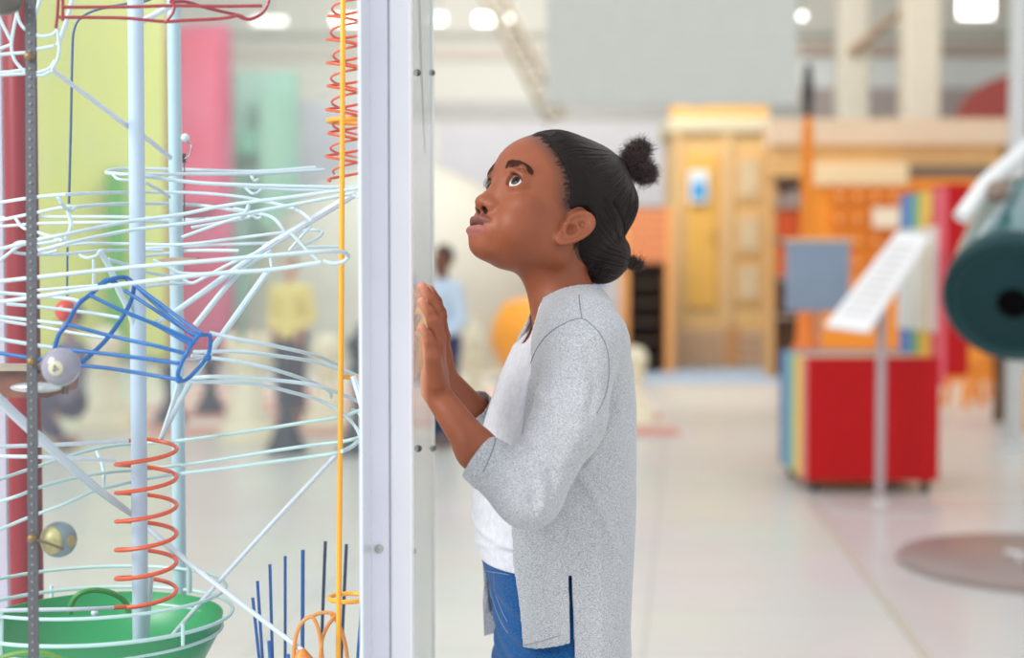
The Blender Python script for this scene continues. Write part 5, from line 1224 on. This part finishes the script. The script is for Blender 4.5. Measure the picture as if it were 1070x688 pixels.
def vest(p):
    d0, t, s = loft(p, BODY); d = torso(p)-.0035; z = p[:, 2]
    fr = np.clip(t/.05, 0, 1)
    d = d-fr*(.0022*np.exp(-((z-zc(548)+.12*s)/.0055)**2)+.0018*np.exp(-((z-zc(565)-.1*s)/.004)**2)+.0014*np.exp(-((z-zc(528)-.25*s)/.006)**2)-.0012*np.exp(-((z-zc(557)+.1*s)/.004)**2))
    d = np.maximum(d, -(torso(p)+.001))                                   # thin shell
    d = np.maximum(d, zc(584)-.010*0-z+.04*s*0)                            # hem
    # neck scoop and arm holes
    nk = NB+np.array([-.030, 0, -.026]); sc = cap(p, P(541, 328, GY), NB+np.array([.02, 0, .02]), .037, .044)
    d = np.maximum(d, -sc)
    d = np.maximum(d, np.abs(s)-np.interp(z, [zc(560), zc(470), zc(420), zc(375), zc(350), zc(330)], [.098, .086, .070, .059, .051, .045]))
    for q_ in SHN: d = np.maximum(d, -(np.linalg.norm(p-q_-np.array([0, 0, -.005]), axis=1)-.050))
    return d
lo = np.array([-.09, 1.60, .76]); hi = np.array([.14, 1.90, 1.16])
V, F = sdf_mesh(vest, lo, hi, .0020); vest_o = mk_np('vest', V, F, vm, girl)
# ---- cardigan
cm = clothmat('cardigan_knit', (204, 206, 210), (138, 142, 151), 620, bump=.4, stretch=(1, 1, 1.8))
CRB = [(300, .03), (318, .07), (330, .098), (345, .112), (362, .121), (395, .120), (460, .118), (520, .119), (580, .122), (640, .126), (735, .130)]
CARD = table([(322, 566, 628), (335, 556, 641), (350, 545, 649), (380, 532, 657), (420, 520, 661), (455, 508, 662), (490, 503, 662), (520, 499, 662), (560, 499, 660), (600, 503, 658), (650, 506, 657), (735, 508, 657)], CRB)
WZ = [Zp(v, GY) for v in (735, 688, 555, 470, 420, 375, 350, 330, 310)][::1]; WW = [.088, .086, .080, .070, .058, .047, .039, .033, .028]
NSL = [P(609, 362, 1.636), P(594, 440, 1.600), P(552, 516, 1.574), P(499, 477, 1.588)]; FSL = [P(603, 362, 1.868), P(585, 440, 1.889), P(548, 500, 1.889), P(492, 425, 1.812)]
def hit(f, pts, off=0.):
    pts = np.array(pts, float); c2 = cr(np.concatenate([pts, np.zeros((len(pts), 1))], 1), 6)[:, :2]
    o = np.array([0, 0, CAMZ]); D = np.array([P(x, y, 1.) for x, y in c2])-o; D /= np.linalg.norm(D, axis=1, keepdims=True)
    t = np.full(len(c2), 1.42)
    for _ in range(90): t += np.clip(f(o+D*t[:, None])-off, -.004, .012)*.7
    return (o+D*t[:, None])[t < 1.95]
def segd(p, pts):
    p0 = np.asarray(pts).mean(0); R_ = np.linalg.norm(np.asarray(pts)-p0, axis=1).max()+.03; m = np.linalg.norm(p-p0, axis=1) < R_
    out = np.full(len(p), .05)
    if m.any(): out[m] = segd_(p[m], pts)
    return out
def segd_(p, pts):
    d = None
    for i in range(len(pts)-1): e = cap(p, pts[i], pts[i+1], 0, 0); d = e if d is None else np.minimum(d, e)
    return d
def rl(Y, *a): return [P(x, y, Y) for x, y in a]
RIDGES = []; SRIDGES = []
B_R = [([(597, 483), (622, 520), (646, 576)], .0042, .0045), ([(588, 490), (611, 528), (636, 584)], -.0024, .006), ([(556, 575), (560, 620), (558, 680)], .0020, .007), ([(622, 560), (628, 620), (626, 690)], .0022, .009),
       ([(607, 478), (626, 445), (640, 420)], -.0022, .006), ([(614, 488), (634, 452), (648, 430)], .0020, .006), ([(571, 600), (576, 640), (574, 680)], -.0016, .005)]
S_R = [([(541, 480), (556, 489), (566, 504), (568, 524), (563, 540)], .0046, .0042), ([(534, 487), (548, 495), (557, 508), (558, 526)], -.0024, .0040), ([(526, 494), (540, 503), (548, 519)], .0034, .0042),
       ([(549, 468), (566, 479), (577, 497), (578, 512)], -.0022, .0042), ([(553, 455), (572, 466), (587, 482)], .0036, .005), ([(556, 438), (577, 449), (596, 457)], -.0018, .005), ([(556, 408), (574, 421), (600, 429)], .0026, .006),
       ([(566, 382), (572, 417), (570, 447)], -.0014, .006), ([(612, 372), (622, 400), (616, 430)], -.0018, .006), ([(600, 366), (611, 395), (607, 440), (590, 486)], .0014, .008)]
def sleeve(p, J, r, g=0.):
    d = chain(p, J, [x+g for x in r], .016)
    return d
def cardi(p):
    d0, t, s = loft(p, CARD); z = p[:, 2]
    # drape folds
    back = np.clip(-t/.03, 0, 1)
    d0 = d0-.0018*np.sin(s*70+2.0*np.sin(z*9))*np.clip((zc(470)-z)/.12, 0, 1)-.0012*np.sin(t*95+z*14)*np.clip(s/.06, 0, 1)*np.clip((zc(560)-z)/.1, 0, 1)
    sh = cap(p, SHN[0], SHN[1], .043, .043); d = smin(d0, sh, .028)
    for q_ in SHN: d = smin(d, cap(p, NB+np.array([.012, 0, -.004]), q_, .036, .041), .035)
    body_only = d
    for pts, a_, w0_ in RIDGES: d = d-a_*np.exp(-(segd(p, pts)/w0_)**2)
    ns = sleeve(p, NSL, [.0445, .0395, .0362, .0275]); fs = sleeve(p, FSL, [.042, .036, .034, .0275])
    # elbow folds
    E = NSL[2]; v = p-E; rr = np.linalg.norm(v-np.array([.004, 0, .042]), axis=1); ang = np.arctan2(v[:, 2]-.042, v[:, 0]-.004)
    w_ = np.clip(1-np.abs(rr-.032)/.034, 0, 1)
    w_ = w_*np.clip(np.linalg.norm(p-NSL[3], axis=1)/.02-1.2, 0, 1); ns = ns-.0010*w_*np.sin(rr*300+ang*.8)-.0012*np.sin(p[:, 0]*120+p[:, 2]*95+1.2*np.sin(p[:, 2]*40))*np.clip(1-np.linalg.norm(p-NSL[1], axis=1)/.09, 0, 1)
    for pts, a_, w0_ in SRIDGES: ns = ns-a_*np.exp(-(segd(p, pts)/w0_)**2)
    # cuff band
    ax = (NSL[3]-NSL[2])/np.linalg.norm(NSL[3]-NSL[2]); h = (p-NSL[3])@ax; ns = ns-.0014*(h > -.020)*(np.linalg.norm(p-NSL[3], axis=1) < .05)
    ax2 = (FSL[3]-FSL[2])/np.linalg.norm(FSL[3]-FSL[2]); h2 = (p-FSL[3])@ax2
    near_s = np.maximum(ns, np.where(np.linalg.norm(p-NSL[3], axis=1) < .06, h, -1)); far_s = np.maximum(fs, np.where(np.linalg.norm(p-FSL[3], axis=1) < .06, h2, -1))
    ins = np.maximum(sleeve(p, NSL+[NSL[3]+ax*.04], [.0390, .0335, .0300, .0218, .0218]), -1); ins2 = sleeve(p, FSL+[FSL[3]+ax2*.04], [.037, .031, .0285, .0220, .022])
    # torso shell
    sh_in = d+.0042
    T = np.maximum(d, -sh_in)
    w0 = np.interp(z, WZ, WW)
    T = np.maximum(T, -np.maximum(-t-.0, np.abs(s)-w0)) if False else np.maximum(T, -(np.maximum(-t+.005, np.abs(s)-w0)))
    # neck opening
    nk = cap(p, NB+np.array([.004, 0, -.012]), NB+(NT-NB)*.8+np.array([0.0, 0, .02]), .047, .044); T = np.maximum(T, -nk)
    
    T0 = .017; hem = np.where(t > T0, Zp(671, 1.63)-.24*np.clip(t-T0, 0, .07), Zp(735, 1.63)); T = np.maximum(T, hem-z)
    slit = np.maximum(np.abs(t-T0)-(.0020+.0008*np.clip((Zp(602, 1.63)-z)/.09, 0, 1)), z-Zp(602, 1.63)); T = np.maximum(T, -np.maximum(slit, -s))
    Sn = np.maximum(near_s, -ins); Sf = np.maximum(far_s, -ins2)
    Sn = np.maximum(Sn, -(body_only+.002)*1.0) if False else Sn
    out = smin(T, Sn, .003); out = smin(out, Sf, .003)
    return out
_r = [(hit(cardi, a), b, c) for a, b, c in B_R]; _s = [(hit(cardi, a), b, c) for a, b, c in S_R]; RIDGES += _r; SRIDGES += _s
lo = np.array([-.085, 1.53, .66]); hi = np.array([.168, 1.945, 1.17])
V, F = sdf_mesh(cardi, lo, hi, .0017); card = mk_np('cardigan', V, F, cm, girl)
# seams, front band line and cuff stitching
sm = mat('seam_dark', (128, 132, 142), .9)
for pts in [[(548, 378), (551, 392), (553, 384), (560, 366), (572, 350), (590, 338), (607, 333), (620, 341), (631, 356), (636, 375), (636, 396), (632, 415), (624, 432)][2:], [(605, 308), (606, 320), (608, 333)], [(505, 494), (515, 470), (518, 458)]]:
    h_ = hit(cardi, pts, .0002)
    if len(h_) > 3: MB().tube(h_, .00055, 6).build('seam', sm, card)
h_ = hit(cardi, [(535, 677), (560, 672), (586, 664)], .0001); MB().tube(h_, .0006, 6).build('hem_stitch', mat('hem_grey', (150, 154, 162), .9), card)
o = MB(); o.prism([P(507, 588, 1.86), P(520, 592, 1.86), P(520, 661, 1.86), P(506, 665, 1.86), P(504.5, 630, 1.86)], (.004, .012, 0)); o.build('far_front_panel', cm, card, False)
# ---- jeans
jm = clothmat('jeans_denim', (34, 96, 156), (18, 66, 124), 260, bump=.35, stretch=(1, 1, 2.5), sheen=.1)
def jeans(p):
    d, t, s = loft(p, BODY, .0015); z = p[:, 2]; d = np.maximum(d, z-zc(577)); d = np.maximum(d, zc(718)-z)
    hx = Xp(588, GY); leg = None
    for sd, ly in ((1, .062), (-1, -.062)):
        b_ = np.array([hx, GY, 0])+LB*ly
        e = chain(p, [b_+np.array([-.005, 0, .66]), b_+np.array([-.015, 0, .37])+FB*.0, b_+np.array([.01, 0, .10])], [.064, .050, .040], .02)
        leg = e if leg is None else smin(leg, e, .012)
    d = smin(d, leg, .02)
    fr = np.clip(t/.05, 0, 1); d = d-fr*.0014*np.sin(z*180+s*60)*(z < zc(610))
    return np.maximum(d, z-zc(577))
lo = np.array([-.09, 1.58, .07]); hi = np.array([.17, 1.92, .86])
V, F = sdf_mesh(jeans, lo, hi, .0028); jn = mk_np('jeans', V, F, jm, girl)
stt = mat('stitch_tan', (120, 140, 176), .8)
for pts in [[(506, 597), (520, 599), (532, 601)], [(511, 598), (513, 620), (519, 640), (526, 655), (531, 662)], [(516, 599), (517, 618), (524, 638), (530, 650)], [(508, 600), (513, 628), (513, 646), (517, 650)], [(505, 586), (520, 588), (534, 590)]]:
    h_ = hit(jeans, pts, .0002)
    if len(h_) > 3: MB().tube(h_, .0006, 5).build('stitching', stt, jn)
h_ = hit(jeans, [(504, 582), (514, 585), (530, 588)], .0006); MB().tube(h_, .0014, 6).build('waistband_edge', mat('denim_dark', (18, 56, 108), .8), jn)
# ---- shoes
for sd in (1, -1):
    b_ = np.array([Xp(580, GY)+.01, GY, 0])+LB*(.062*sd)
    f = lambda p: np.maximum(smin(smin(cap(p, b_+np.array([.01, 0, .035]), b_+FB*.10+np.array([0, 0, .024]), .034, .028), cap(p, b_+np.array([.005, 0, .04]), b_+np.array([.005, 0, .085]), .034, .036), .02), cap(p, b_+FB*.12+np.array([0, 0, .02]), b_+FB*.14+np.array([0, 0, .02]), .03, .026), .02), .004-p[:, 2])
    lo = b_-[.2, .16, .02]; hi = b_+[.12, .16, .15]; V, F = sdf_mesh(f, lo, hi, .004); sh = mk_np('shoe', V, F, mat('shoe_white', (224, 224, 226), .6), girl)
    MB().prism([b_+FB*a+LB*c for a, c in ((-.05, -.028), (-.05, .028), (.05, .036), (.12, .034), (.168, .018), (.168, -.018), (.12, -.034), (.05, -.036))], (0, 0, .014)).build('sole', mat('sole_grey', (180, 180, 184), .7), sh)
